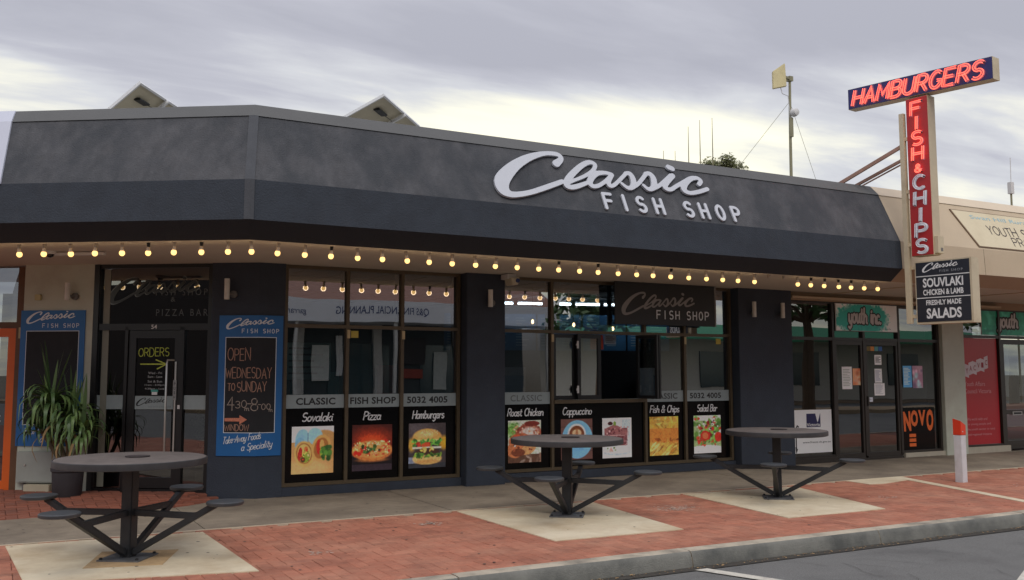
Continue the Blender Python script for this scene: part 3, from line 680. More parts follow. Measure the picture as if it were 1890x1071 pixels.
# window two with the serving hatch
w2 = window('window_frame', FA, [6.40, 7.24, 8.92, 9.70, 10.64], [0.155, 2.14, 2.895], bronze, shop, skip=[(0, 0), (1, 0), (2, 0), (3, 0)])
panel('mullion', blackfr, FA, 7.30, 7.40, 2.17, 2.87, -.09, -.045, w2); panel('mullion', blackfr, FA, 8.28, 8.34, 2.17, 2.87, -.09, -.045, w2)
for a, b in ((6.40, 7.24), (8.92, 9.70), (9.70, 10.64)):
    FA.quad(MB(), a + .02, b - .02, 1.265, 2.12, -.035).build('pane', glass, w2, flatn=True)
    panel('frosted_band', frost, FA, a + .024, b - .024, 1.09, 1.262, -.042, -.030, w2)
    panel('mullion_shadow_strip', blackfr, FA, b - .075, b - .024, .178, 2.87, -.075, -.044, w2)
panel('vinyl_panel', blackvin, FA, 6.424, 7.216, .178, 1.088, -.042, -.032, w2)
panel('vinyl_panel', blackvin, FA, 7.264, 8.896, .178, 1.088, -.042, -.032, w2)
panel('vinyl_panel', blackvin, FA, 8.944, 9.676, .178, 1.088, -.042, -.032, w2)
panel('vinyl_panel', blackvin, FA, 9.724, 10.616, .178, 1.088, -.042, -.032, w2)
panel('hatch_sill', bronze, FA, 7.264, 8.896, 1.092, 1.145, -.12, .03, w2)
for u in (7.25, 8.93, 9.71): panel('door_catch', MATS['cream_catch'], FA, u - .028, u + .012, 1.99, 2.10, .013, .02, w2)
for u in (4.2, 10.4): panel('sticker', M('yellow_sticker', S(190, 170, 70), .5), FA, u - .03, u + .07, 2.0, 2.09, -.034, -.031, shop)
# folding sashes of the hatch
glass_sash = GL('sash_pane', (.6, .64, .64), .50, .8)
def sash(fr, u0, u1, v0, v1, w, parent, gm=glass_sash, fw=.06):
    mb = MB()
    for a, b, c, d in ((u0, u1, v0, v0 + fw), (u0, u1, v1 - fw, v1), (u0, u0 + fw, v0 + fw, v1 - fw), (u1 - fw, u1, v0 + fw, v1 - fw)): fr.box(mb, a, b, c, d, w - .02, w + .02)
    o = mb.build('sash', blackfr, parent, bevel=.003)
    fr.quad(MB(), u0 + fw, u1 - fw, v0 + fw, v1 - fw, w).build('sash_glass', gm, o, flatn=True); return o
sash(FA, 7.27, 7.68, 1.15, 2.11, -.05, w2, fw=.055)
sash(FA, 7.66, 8.08, 1.15, 2.11, .015, w2, fw=.06)
FF = Frame((8.74, 11.88, 0), (0.22, -0.97, 0)); sash(FF, 0.0, .42, 1.15, 2.11, 0, w2, fw=.05)
FF2 = Frame((8.84, 11.88, 0), (0.12, -0.99, 0)); sash(FF2, 0.0, .40, 1.15, 2.11, 0, w2, fw=.05)
for u, w_ in ((7.655, .04), (8.80, .02)):
    for v in (1.24, 1.90): panel('hinge', white_p, FA, u - .014, u + .014, v, v + .11, w_, w_ + .014, w2); panel('hinge', white_p, FA, u - .03, u + .004, v + .04, v + .07, w_ + .002, w_ + .017, w2)
# interior shell
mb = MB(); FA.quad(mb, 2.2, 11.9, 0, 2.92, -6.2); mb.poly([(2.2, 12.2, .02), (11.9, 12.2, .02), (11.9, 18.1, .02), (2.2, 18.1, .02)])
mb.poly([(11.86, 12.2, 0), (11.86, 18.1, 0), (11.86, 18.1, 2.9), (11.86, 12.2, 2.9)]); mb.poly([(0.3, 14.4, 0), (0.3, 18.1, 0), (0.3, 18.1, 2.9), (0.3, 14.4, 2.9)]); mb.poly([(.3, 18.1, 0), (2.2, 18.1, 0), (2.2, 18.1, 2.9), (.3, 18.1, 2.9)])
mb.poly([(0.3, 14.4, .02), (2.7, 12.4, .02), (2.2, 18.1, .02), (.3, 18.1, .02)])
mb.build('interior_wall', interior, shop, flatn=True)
cl = MB().poly([(0.3, 14.3, 2.90), (2.9, 12.1, 2.90), (11.86, 12.1, 2.90), (11.86, 18.1, 2.90), (.3, 18.1, 2.90)]).build('ceiling', M('ceiling_tiles', S(120, 126, 132), .8, .1, 2), shop)
mb = MB()
for k in range(16): mb.box(3 + k * .6, 3.03 + k * .6, 12.3, 18, 2.885, 2.899)
for k in range(5): mb.box(3, 11.8, 13 + k * 1.2, 13.03 + k * 1.2, 2.882, 2.898)
mb.build('ceiling_grid', M('grid', S(60, 64, 70), .6), shop)

# lettering on the glass
blk_t = M('black_lettering', S(22, 22, 24), .5, .03)
text('lettering', 'CLASSIC', blk_t, FA, 3.71, 1.132, -.029, .090, .52, .028, shop, spacing=1.05)
text('lettering', 'FISH SHOP', blk_t, FA, 4.49, 1.132, -.029, .090, .64, .028, shop, spacing=1.05)
text('lettering', '5032 4005', blk_t, FA, 5.27, 1.132, -.029, .090, .60, .028, shop, spacing=1.05)
dim_t = M('faded_lettering', S(96, 102, 104), .5, .03)
text('lettering', 'CLASSIC', dim_t, FA, 6.82, 1.132, -.029, .090, .52, .012, shop, spacing=1.1)
text('lettering', 'CLASSIC', M('grey_lettering', S(60, 64, 66), .5, .03), FA, 9.29, 1.132, -.029, .090, .54, .024, shop, spacing=1.05)
text('lettering', '5032 4005', blk_t, FA, 10.13, 1.132, -.029, .090, .64, .026, shop, spacing=1.05)

# splayed entrance
fb = lambda s: -s
ent = MB()
for s0, s1, v0, v1, w0, w1 in ((2.17, 2.10, .0, 2.92, -.08, .03), (0.66, 0.60, 0, 2.92, -.08, .012), (1.74, 1.70, .1, 2.12, -.08, .012), (1.02, .96, .1, 2.12, -.08, .012), (2.10, .66, 2.08, 2.16, -.08, .012), (2.10, .66, 2.87, 2.92, -.08, .012), (2.10, .66, -.02, .10, -.08, .012)):
    FB.box(ent, -s0, -s1, v0, v1, w0, w1)
ent = ent.build('entrance_frame', blackfr, shop)
FB.quad(MB(), -2.10, -.66, 2.16, 2.87, -.03).build('pane', glass_dk, ent, flatn=True)
FB.quad(MB(), -2.10, -1.74, .10, 2.08, -.03).build('pane', glass_dk, ent, flatn=True)
FB.quad(MB(), -.96, -.66, .10, 2.08, -.03).build('pane', glass_dk, ent, flatn=True)
panel('frosted_band', frost, FB, -2.10, -1.745, 1.085, 1.26, -.028, -.022, ent); panel('frosted_band', frost, FB, -.955, -.665, 1.085, 1.26, -.028, -.022, ent)
door = MB()
for a, b, c, d in ((1.695, 1.60, .11, 2.075), (1.09, 1.025, .11, 2.075), (1.60, 1.09, 1.98, 2.075), (1.60, 1.09, .11, .24)): FB.box(door, -a, -b, c, d, -.05, -.008)
door = door.build('door', blackfr, shop)
FB.quad(MB(), -1.60, -1.09, .24, 1.98, -.03).build('door_glass', glass_dk, door, flatn=True)
panel('frosted_band', frost, FB, -1.598, -1.092, 1.085, 1.25, -.028, -.022, door)
hm = M('brushed_steel', S(190, 190, 186), .3, .05, 10, metal=.8)
MB().tube([FB.p(-1.09, 1.70, -.01), FB.p(-1.15, 1.70, .05), FB.p(-1.15, 1.66, .07), FB.p(-1.15, .45, .07), FB.p(-1.15, .40, .05), FB.p(-1.09, .40, -.01)], .013, 8).build('door_handle', hm, door, smooth=True)
panel('handle_back', hm, FB, -1.075, -1.055, .4, 1.68, -.004, .004, door)
panel('push_plate', M('grey_plate', S(150, 152, 152), .5), FB, -1.09, -1.045, 1.20, 1.45, .005, .009, door)
for i, c in enumerate('PUSH'): text('lettering', c, blk_t, FB, -1.068, 1.385 - i * .055, .010, .035, .022, .01, shop)
panel('lock', white_p, FB, -1.02, -.99, 1.09, 1.14, .014, .02, ent)
panel('sidelight_strip', M('grey_strip', S(130, 130, 118), .5, .08, 5), FB, -2.06, -1.975, .12, 2.86, -.027, -.02, ent)
flat_logo(shop, FB, -2.02, 2.38, -.024, 1.22, M('silver_outline', S(108, 112, 112), .3, .1, 8, metal=.4), hs=1.25)
flat_logo(shop, FB, -2.00, 2.392, -.0215, 1.19, M('dark_logo_fill', S(34, 38, 40), .3, .1, 8), hs=1.22)
dtx = M('dark_silver_letters', S(84, 90, 92), .35)
text('lettering', 'FISH SHOP', dtx, FB, -1.03, 2.52, -.025, .085, .68, 0.0, shop, spacing=1.5)
text('lettering', '&', dtx, FB, -1.14, 2.44, -.025, .06, .06, 0.0, shop)
text('lettering', 'PIZZA BAR', dtx, FB, -1.02, 2.26, -.025, .085, .68, 0.0, shop, spacing=1.5)
text('lettering', '54', white_v, FB, -1.36, 2.092, .0145, .055, .075, .01, shop)
lime = M('lime_chalk', S(190, 205, 90), .8, .3, 60)
handwriting('chalk_writing', 'ORDERS', lime, FB, -1.57, 1.75, -.024, .105, .0042, shop, jit=.05, width=.40)
me = ribbon_mesh([[(0, 0), (.33, .0)], [(.2, .055), (.34, 0), (.22, -.06)]], .008); me.materials.append(lime); o = link('chalk_arrow', me, shop); place(o, FB, -1.54, 1.65, -.024, parent=shop)
for i, ln in enumerate(('Wed - Fri', '5am - Late', 'Sat & Sun', '11am - 2:30pm', '4:30pm - Late')):
    text('lettering', ln, M('soft_white_lettering', S(170, 174, 176), .5), FB, -1.345, 1.525 - i * .047 - (.012 if i > 1 else 0), -.024, .028, (.18, .19, .19, .26, .26)[i], .008, shop)
panel('sticker', M('teal_sticker', S(70, 160, 150), .5), FB, -1.39, -1.30, 1.30, 1.33, -.028, -.023, shop); panel('sticker', white_v, FB, -1.38, -1.31, 1.265, 1.30, -.028, -.023, shop)
flat_logo(shop, FB, -1.585, 1.115, -.0215, .40, blk_t, hs=1.15)
text('lettering', 'FISH SHOP & PIZZA BAR', M('pale_small_lettering', S(104, 112, 112), .5), FB, -1.27, 1.105, -.0215, .022, .30, 0, shop, spacing=1.3)

# big lettering on the canopy slope
slope_v = Vector((0, .37, .77)).normalized()
FC = Frame((0, 11.9 - 2.25, 3.52), (1, 0, 0), slope_v)
sign = empty('lettering_sign', (5.1, 9.6, 3.5), 'large white raised script and capitals fixed on the sloping grey canopy', 'shop sign')
let_m = M('white_sign_letter', S(190, 194, 202), .45, .04, 8)
logo_big.materials.append(let_m)
o = link('script_word', logo_big, sign); place(o, FC, 5.1, 0.01, .012, parent=sign)
def cap_letters(s, xs, y, h, w, r, parent, fr, mat, wz, thick, hh=None):
    for c, x in zip(s, xs):
        if c == ' ': continue
        ww, st = G[c]; kx = w / max(ww, .3) if c != 'I' else 1
        ls = [[(px * kx if c != 'I' else w / 2, py * h, r) for px, py in s_] for s_ in st]
        me = sdf_mesh(ls, .006, thick, 'letter'); me.materials.append(mat); o = link('letter', me, parent); place(o, fr, x, y, wz, parent=parent)
cap_letters('FISHSHOP', [6.68, 6.93, 7.19, 7.47, 7.96, 8.22, 8.50, 8.78], .06, .22, .115, .022, sign, FC, let_m, .008, .022)

# ------------------------------------------------------------------ printed pictures (flat prints on the glass)
printm = M('print', (1, 1, 1), 0.4, 0.03, 20, attr='Col')
class Pic:
    def __init__(s, w, h, bg):
        s.w, s.h = w, h; s.a = np.zeros((h, w, 3)) + np.array(bg, float); yy, xx = np.mgrid[0:h, 0:w]; s.x = (xx + .5) / w; s.y = 1 - (yy + .5) / h
        s.asp = h / w; s.rs = np.random.RandomState(w * h + int(sum(bg)))
    def noise(s, k):
        n = s.rs.rand(int(s.h / k) + 3, int(s.w / k) + 3); yi = np.arange(s.h) / k; xi = np.arange(s.w) / k
        y0 = yi.astype(int); x0 = xi.astype(int); fy = (yi - y0)[:, None]; fx = (xi - x0)[None]
        return (n[y0][:, x0] * (1 - fx) + n[y0][:, x0 + 1] * fx) * (1 - fy) + (n[y0 + 1][:, x0] * (1 - fx) + n[y0 + 1][:, x0 + 1] * fx) * fy
    def put(s, m, c, al=1.0):
        m = np.clip(m, 0, 1)[..., None] * al; s.a = s.a * (1 - m) + np.array(c, float) * m; return s
    def ell(s, cx, cy, rx, ry, c, rot=0, soft=.12, al=1.0, ymin=-9, ymax=9):
        dx = s.x - cx; dy = (s.y - cy) * s.asp; r = radians(rot); X = dx * cos(r) + dy * sin(r); Y = -dx * sin(r) + dy * cos(r)
        d = np.sqrt((X / rx) ** 2 + (Y / (ry * s.asp)) ** 2); return s.put(((1 - d) / soft) * ((s.y > ymin) & (s.y < ymax)), c, al)
    def rect(s, x0, x1, y0, y1, c, al=1.0): return s.put(((s.x > x0) & (s.x < x1) & (s.y > y0) & (s.y < y1)).astype(float), c, al)
    def grad(s, y0, y1, c0, c1):
        t = np.clip((s.y - y0) / (y1 - y0), 0, 1)[..., None]; m = ((s.y >= min(y0, y1)) & (s.y <= max(y0, y1)))[..., None]
        s.a = np.where(m, np.array(c0, float) * (1 - t) + np.array(c1, float) * t, s.a); return s
    def blobs(s, n, box, r, cols, ar=1.0, soft=.4, rot=None):
        for _ in range(n):
            c = cols[s.rs.randint(len(cols))]; k = s.rs.uniform(.6, 1.3)
            s.ell(s.rs.uniform(box[0], box[1]), s.rs.uniform(box[2], box[3]), r * k, r * k * ar, np.array(c) * s.rs.uniform(.8, 1.15), rot if rot is not None else s.rs.uniform(0, 180), soft)
        return s
    def tex(s, amt, k=2): s.a = s.a * (1 + (s.noise(k)[..., None] - .5) * amt); return s
    def mesh(s, W_, H_):
        h, w = s.h, s.w; xs = np.linspace(0, W_, w + 1); ys = np.linspace(H_, 0, h + 1); X, Y = np.meshgrid(xs, ys)
        V = np.stack([X, Y, np.zeros_like(X)], -1).reshape(-1, 3); i = np.arange(h)[:, None] * (w + 1) + np.arange(w)[None]
        F = np.stack([i + w + 1, i + w + 2, i + 1, i], -1).reshape(-1, 4)
        me = bpy.data.meshes.new('print'); me.from_pydata(V.tolist(), [], F.tolist())
        c = np.clip(s.a * 1.28, 0, 255) / 255; c = np.where(c <= .04045, c / 12.92, ((c + .055) / 1.055) ** 2.4)
        ca = me.color_attributes.new('Col', 'FLOAT_COLOR', 'CORNER'); col = np.ones((h * w, 4, 4), np.float32); col[:, :, :3] = c.reshape(-1, 1, 3)
        ca.data.foreach_set('color', col.ravel()); me.materials.append(printm); me.update(); return me
def pic_wrap():
    p = Pic(60, 66, (204, 208, 226)); p.rect(0, 1, 0, .66, (196, 150, 96)); p.ell(.78, .6, .42, .34, (186, 140, 84)); p.ell(.3, .1, .7, .22, (214, 168, 110), soft=.3)
    p.ell(.24, .74, .16, .22, (138, 184, 206), rot=-12); p.ell(.56, .78, .19, .2, (150, 194, 212), rot=20); p.ell(.2, .62, .13, .16, (120, 168, 194)); p.rect(.36, .4, .6, .86, (90, 120, 140), .5)
    p.ell(.3, .42, .25, .29, (214, 168, 98), rot=8); p.ell(.3, .43, .2, .235, (150, 96, 50), rot=8); p.ell(.3, .43, .17, .21, (216, 176, 104), rot=8)
    p.ell(.2, .42, .05, .15, (176, 44, 40), rot=-6); p.ell(.32, .42, .07, .14, (222, 192, 96), rot=-10); p.ell(.36, .34, .07, .12, (140, 158, 60), rot=-20); p.ell(.27, .3, .06, .06, (84, 60, 34)); p.ell(.34, .52, .05, .06, (214, 110, 60))
    p.ell(.7, .54, .24, .3, (206, 158, 90), rot=-14); p.ell(.7, .53, .18, .24, (164, 104, 54), rot=-14); p.ell(.64, .56, .055, .17, (188, 50, 40), rot=0); p.ell(.72, .6, .06, .12, (220, 160, 90)); p.ell(.72, .45, .05, .12, (160, 176, 60)); p.blobs(34, (.7, .92, .3, .56), .05, [(66, 116, 46), (96, 146, 60), (52, 90, 44)])
    p.blobs(22, (.2, .42, .28, .54), .02, [(200, 60, 40), (240, 210, 150), (120, 140, 60)]); return p.tex(.08)
def pic_pizza():
    p = Pic(60, 66, (70, 26, 20)); p.ell(.5, .66, .7, .36, (200, 66, 34), soft=.9); p.ell(.5, .62, .46, .2, (226, 84, 40), soft=.9); p.rect(0, 1, 0, .26, (26, 20, 24)); p.ell(.45, .36, .6, .16, (22, 20, 28), soft=.1); p.rect(0, 1, 0, .14, (66, 52, 62), .7)
    p.ell(.5, .43, .56, .235, (196, 110, 60)); p.ell(.5, .46, .52, .2, (224, 150, 84)); p.blobs(90, (.05, .95, .32, .64), .04, [(236, 176, 96), (220, 110, 60), (240, 200, 130), (206, 84, 50)], .6)
    p.blobs(11, (.06, .94, .34, .64), .065, [(200, 40, 30), (216, 60, 40)], .7); p.blobs(14, (.25, .7, .4, .54), .05, [(60, 90, 44), (84, 120, 60), (46, 70, 36)], .8); p.blobs(26, (.05, .95, .34, .64), .016, [(250, 226, 180)])
    p.ell(.5, .23, .5, .06, (214, 130, 66), soft=.4, al=.6); m = np.maximum(np.abs(p.x - .5) - .42, 0) ** 2 + np.maximum(np.abs(p.y - .5) - .43, 0) ** 2; return p.tex(.25)
def pic_burger():
    p = Pic(60, 66, (66, 58, 60)); p.ell(.2, .9, .6, .3, (92, 84, 88), soft=.9); p.ell(.95, .55, .16, .2, (216, 160, 50), soft=.5); p.ell(.08, .52, .12, .2, (206, 160, 66), soft=.5); p.rect(0, .3, .04, .24, (150, 166, 196), .7); p.rect(0, 1, 0, .1, (52, 54, 60))
    p.ell(.5, .2, .42, .14, (216, 172, 108)); p.ell(.5, .68, .42, .21, (212, 156, 84), ymin=.6); p.ell(.46, .75, .34, .12, (232, 186, 120), soft=.7); p.blobs(40, (.3, .8, .72, .86), .012, [(246, 216, 160)])
    p.rect(.12, .9, .58, .64, (236, 196, 120)); p.blobs(30, (.12, .88, .5, .62), .07, [(76, 150, 62), (50, 110, 44), (110, 170, 70)], .5); p.blobs(5, (.15, .9, .48, .56), .09, [(206, 60, 44), (190, 40, 40)], .5); p.ell(.45, .5, .12, .06, (220, 84, 50)); p.rect(.1, .88, .43, .47, (240, 226, 200), .85)
    p.ell(.5, .36, .34, .085, (70, 44, 36)); p.blobs(6, (.2, .8, .38, .44), .08, [(236, 190, 90), (240, 200, 110)], .5); p.blobs(26, (.15, .88, .24, .31), .06, [(90, 140, 60), (130, 160, 60), (60, 100, 44)], .5); p.ell(.5, .13, .4, .06, (198, 150, 88), soft=.4); return p.tex(.22)
def pic_chicken():
    p = Pic(56, 66, (196, 206, 186)); p.ell(.15, .78, .3, .22, (110, 160, 70), soft=.7); p.blobs(20, (0, .35, .62, .95), .05, [(96, 150, 60), (140, 180, 90)], .4); p.rect(0, 1, 0, .2, (92, 64, 50)); p.blobs(8, (.3, 1, .0, .2), .12, [(150, 130, 118), (120, 92, 78)], .3)
    p.ell(.62, .72, .42, .2, (150, 70, 52)); p.ell(.66, .74, .34, .14, (206, 188, 178), soft=.5); p.ell(.72, .92, .25, .07, (120, 44, 34)); p.ell(.36, .5, .36, .22, (168, 92, 60)); p.ell(.2, .3, .26, .2, (186, 112, 72)); p.ell(.62, .32, .26, .13, (200, 146, 96), rot=25); p.ell(.3, .24, .22, .1, (116, 62, 42))
    p.blobs(60, (.1, .95, .25, .9), .03, [(206, 150, 110), (120, 58, 40), (226, 200, 180), (160, 84, 56)]); p.ell(.28, .62, .1, .05, (216, 84, 50)); return p.tex(.25)
def pic_coffee():
    p = Pic(56, 66, (104, 72, 66)); 
    for k in range(5): p.rect(0, 1, k * .2, k * .2 + .012, (70, 46, 42))
    p.ell(.52, .5, .5, .48, (118, 172, 206), soft=.04); p.ell(.52, .52, .42, .4, (96, 150, 190), soft=.5, al=.6); p.ell(.5, .62, .3, .27, (226, 226, 224), soft=.05); p.ell(.5, .62, .25, .225, (116, 64, 38), soft=.08)
    for k in range(4): p.ell(.5, .66 - k * .035, .17 - k * .03, .1 - k * .01, (226, 190, 150), soft=.3); p.ell(.5, .645 - k * .035, .13 - k * .03, .07, (140, 82, 50), soft=.3)
    p.rect(.47, .53, .45, .78, (150, 90, 56), .7); return p.tex(.1)
def pic_cake():
    p = Pic(56, 66, (206, 216, 218)); p.rect(.68, .95, .5, .95, (176, 190, 196), .8); p.ell(.5, .16, .56, .1, (232, 236, 238)); p.ell(.5, .13, .5, .07, (184, 192, 198)); p.ell(.5, .17, .46, .07, (238, 240, 240))
    for x0, x1, y0, y1, c in ((.08, .86, .3, .74, (124, 70, 74)), (.08, .9, .54, .58, (180, 140, 140)), (.08, .86, .4, .43, (170, 120, 124))): p.rect(x0, x1, y0, y1, c)
    p.put(((p.y > .62 + (p.x - .1) * -.1) & (p.y < .84 - abs(p.x - .4) * .35) & (p.x > .08) & (p.x < .9)).astype(float), (150, 96, 96)); p.blobs(60, (.1, .88, .3, .78), .03, [(112, 58, 64), (150, 96, 100), (96, 44, 52), (190, 150, 148)])
    p.put(((p.x > .86 - (.74 - p.y) * .1)).astype(float) * (p.y < .75) * (p.y > .2), (206, 214, 216), .5); p.ell(.27, .86, .09, .05, (66, 26, 30)); p.ell(.42, .86, .05, .06, (120, 150, 60)); p.blobs(16, (.15, .5, .16, .26), .03, [(200, 150, 140), (110, 140, 60), (230, 200, 190)]); return p.tex(.15)
def pic_chips():
    p = Pic(56, 66, (206, 160, 76)); p.blobs(46, (0, 1, .7, 1), .14, [(226, 186, 92), (206, 160, 66), (240, 206, 120), (186, 138, 56)], .22); p.rect(0, 1, .34, .7, (206, 128, 58)); p.tex(.15, 5); p.blobs(26, (0, 1, .3, .42), .06, [(160, 84, 36), (216, 140, 66)], .5)
    p.blobs(34, (0, 1, .02, .32), .14, [(224, 182, 90), (200, 150, 64), (240, 204, 120), (170, 116, 50)], .24, rot=40); return p.tex(.2)
def pic_salad():
    p = Pic(56, 66, (150, 170, 120)); p.rect(0, 1, .86, 1, (200, 214, 200)); p.blobs(40, (0, 1, .2, .95), .12, [(96, 140, 60), (120, 166, 76), (70, 106, 48)], .6); p.blobs(34, (.05, 1, .3, .95), .07, [(190, 50, 36), (206, 76, 50), (150, 34, 30)], .7); p.blobs(30, (.1, 1, .35, .98), .045, [(236, 236, 226), (220, 224, 210)]); p.blobs(12, (.3, .9, .4, .9), .035, [(56, 40, 50)])
    p.ell(.42, .46, .17, .15, (190, 40, 30), rot=60); p.ell(.42, .46, .11, .1, (224, 110, 70), rot=60); p.ell(.9, .42, .14, .14, (196, 50, 36)); p.ell(.5, .08, .7, .14, (206, 210, 212)); p.ell(.45, .13, .6, .08, (232, 234, 236)); p.blobs(30, (.1, .8, .2, .34), .05, [(120, 160, 76), (196, 60, 44), (90, 130, 60)], .5); return p.tex(.2)
cap_m = M('caption_lettering', S(222, 224, 226), .5, .03)
foods = [(3.405, .55, pic_wrap, 'Sovalaki', .40, 3.73, 'square print of two cut souvlaki wraps in blue paper on the black window panel'),
 (4.205, .555, pic_pizza, 'Pizza', .23, 4.47, 'square print of a red lit pizza on the black window panel'),
 (5.00, .545, pic_burger, 'Hamburgers', .46, 5.28, 'square print of a tall hamburger on the black window panel'),
 (6.52, .54, pic_chicken, 'Roast Chicken', .58, 6.80, 'square print of roast chicken pieces on the black window panel'),
 (7.40, .55, pic_coffee, 'Cappuccino', .50, 7.68, 'square print of a coffee on a round blue saucer seen from above'),
 (8.13, .535, pic_cake, None, 0, 0, 'square print of a slice of dark pink cake on a white plate'),
 (9.01, .555, pic_chips, 'Fish & Chips', .56, 9.30, 'square print of golden battered fish between yellow chips'),
 (9.875, .555, pic_salad, 'Salad Bar', .40, 10.15, 'square print of a tomato and feta salad on a white plate')]
for u, wd, fn, cap, cwid, cu_, lab in foods:
    r = empty('food_poster', FA.p(u, .265, -.03), lab, 'poster', 'food prints along the shop windows')
    me = fn().mesh(wd, .595); o = link('print', me, r); place(o, FA, u, .265, -.0275, parent=r)
    if cap: handwriting('caption', cap, cap_m, FA, cu_, .925, -.028, .105, .0074, r, shear=.22, sx=.6, align='CENTER', width=cwid, gap=.1)

# ------------------------------------------------------------------ blue chalkboard signs
blue = M('blue_board', S(24, 96, 158), .45, .06, 5, dirt=S(20, 80, 136), dirt_amt=.5)
board = M('chalkboard', S(30, 31, 35), .8, .18, 8, 0, dirt=S(50, 52, 54), dirt_amt=.3, dirt_scale=3)
chalk = M('orange_chalk', S(168, 130, 112), .9, .35, 70)
chalkw = M('grey_chalk', S(160, 146, 136), .9, .3, 70)
script_w = M('script_white', S(214, 220, 226), .5, .04)
def board_text(r, fr, u0, w, v0, sc_x=1.0, logo_w=.62, tail=True):
    flat_logo(r, fr, u0 + .05, v0 + 1.53, w, logo_w, script_w, hs=1.0)
# board on the corner pillar: bent round the corner, two leaves
r = empty('chalkboard_sign', (2.95, 11.82, .52), 'blue framed chalkboard reading open Wednesday to Sunday, bent round the dark corner pillar', 'sign', 'blue chalkboard signs')
def bend(a, off):
    """distance a along the board from its left edge -> point"""
    c2 = CN + (Vector((0, -1, 0)) + NL) / (1 + Vector((0, -1, 0)).dot(NL)) * off
    if a < .505: p = c2 + UD * (.505 - a); return p
    return c2 + Vector((1, 0, 0)) * (a - .505)
def bent_panel(name, mat, a0, a1, v0, v1, off0, off1, parent):
    mb = MB(); sp = [a0] + ([.505] if a0 < .505 < a1 else []) + [a1]
    for x, y in zip(sp[:-1], sp[1:]):
        pts = [bend(x, off0), bend(y, off0), bend(y, off1), bend(x, off1)]
        mb.hexa([(p.x, p.y, v0) for p in pts] + [(p.x, p.y, v1) for p in pts])
    return mb.build(name, mat, parent)
bent_panel('blue_panel', blue, 0, .815, .52, 2.255, cw + .002, cw + .014, r)
bent_panel('white_border', script_w, .085, .735, .80, 1.985, cw + .0145, cw + .0155, r)
bent_panel('writing_surface', board, .093, .727, .808, 1.977, cw + .016, cw + .017, r)
def bend_mesh(me, a, v, off, rot=0):
    """wrap a flat mesh (xy) round the board"""
    co = np.empty(len(me.vertices) * 3); me.vertices.foreach_get('co', co); co = co.reshape(-1, 3); out = np.empty_like(co); og = ORG[r.name]
    for i, (x, y, z) in enumerate(co):
        p = bend(a + x, off + z); out[i] = (p.x - og.x, p.y - og.y, v + y - og.z)
    me.vertices.foreach_set('co', out.ravel()); me.update(); return me
def bent_writing(txt, mat, a, v, h, rr, width=None, jit=.0, shear=0, gap=.16, sx=1, rise=0, name='chalk_writing'):
    ls, wd = stroke_text(txt, h, sx, gap, shear, jit, rise); k = (width / wd) if width else 1
    me = ribbon_mesh([[(x * k, y) for x, y in cat_line(l)] for l in ls], rr); me.materials.append(mat); bend_mesh(me, a, v, cw + .018); return link(name, me, r)
def cat_line(l):
    out = [l[0]]
    for a, b in zip(l[:-1], l[1:]):
        n = max(1, int(hypot(b[0] - a[0], b[1] - a[1]) / .04)); out += [(a[0] + (b[0] - a[0]) * i / n, a[1] + (b[1] - a[1]) * i / n) for i in range(1, n + 1)]
    return out
bent_writing('OPEN', chalk, .12, 1.70, .15, .005, .29, .05)
bent_writing('WEDNESDAY', chalk, .10, 1.475, .125, .0048, .58, .06)
bent_writing('TO', chalk, .13, 1.325, .09, .005, .09, .05); bent_writing('SUNDAY', chalk, .25, 1.31, .12, .005, .37, .06)
bent_writing('4', chalkw, .13, 1.10, .15, .005, .08); bent_writing('30', chalkw, .235, 1.11, .085, .0045, .14, .05); bent_writing('-', chalkw, .385, 1.11, .1, .005, .05); bent_writing('8', chalkw, .43, 1.075, .15, .005, .09); bent_writing('-', chalkw, .525, 1.10, .1, .004, .03); bent_writing('00', chalkw, .565, 1.09, .07, .004, .11, .05); bent_writing('m', chalkw, .355, 1.075, .06, .004, .05); bent_writing('m', chalkw, .66, 1.06, .05, .003, .04)
bent_writing('WINDOW', chalk, .10, .83, .075, .0045, .31, .06)
me = bpy.data.meshes.new('arrow'); ap = [(0, .018), (.1, .02), (.19, .02), (.19, .055), (.285, 0), (.19, -.06), (.19, -.022), (.1, -.022), (0, -.02)]; me.from_pydata([(x, y, .001) for x, y in ap], [], [(0, 8, 7, 1), (1, 7, 6, 2), (3, 2, 6, 5), (3, 5, 4)]); me.materials.append(M('solid_chalk', S(206, 130, 104), .9, .3, 50)); bend_mesh(me, .10, .965, cw + .018); link('chalk_arrow', me, r)
me = logo_flat.copy(); me.materials.clear(); me.materials.append(script_w); me.transform(Matrix.Diagonal((.62 / 3.38, .80 * .62 / 3.38 * 1.25, 1, 1))); bend_mesh(me, .08, 2.07, cw + .0155); link('script_word', me, r)
for i, c in enumerate('FISHSHOP'):
    ww, st = G[c]; me = ribbon_mesh([[(px * (.03 / max(ww, .3)) if c != 'I' else .03 / 2, py * .05) for px, py in s_] for s_ in st], .004); me.materials.append(script_w); bend_mesh(me, .295 + i * .055 + (.05 if i > 3 else 0), 2.035, cw + .0155); link('letter', me, r)
bent_writing('Take-Away Foods', script_w, .08, .665, .085, .0042, .48, .02, .3, .12, rise=.10, name='script_line')
bent_writing('a Speciality', script_w, .32, .585, .085, .0042, .38, .02, .3, .12, rise=.10, name='script_line')
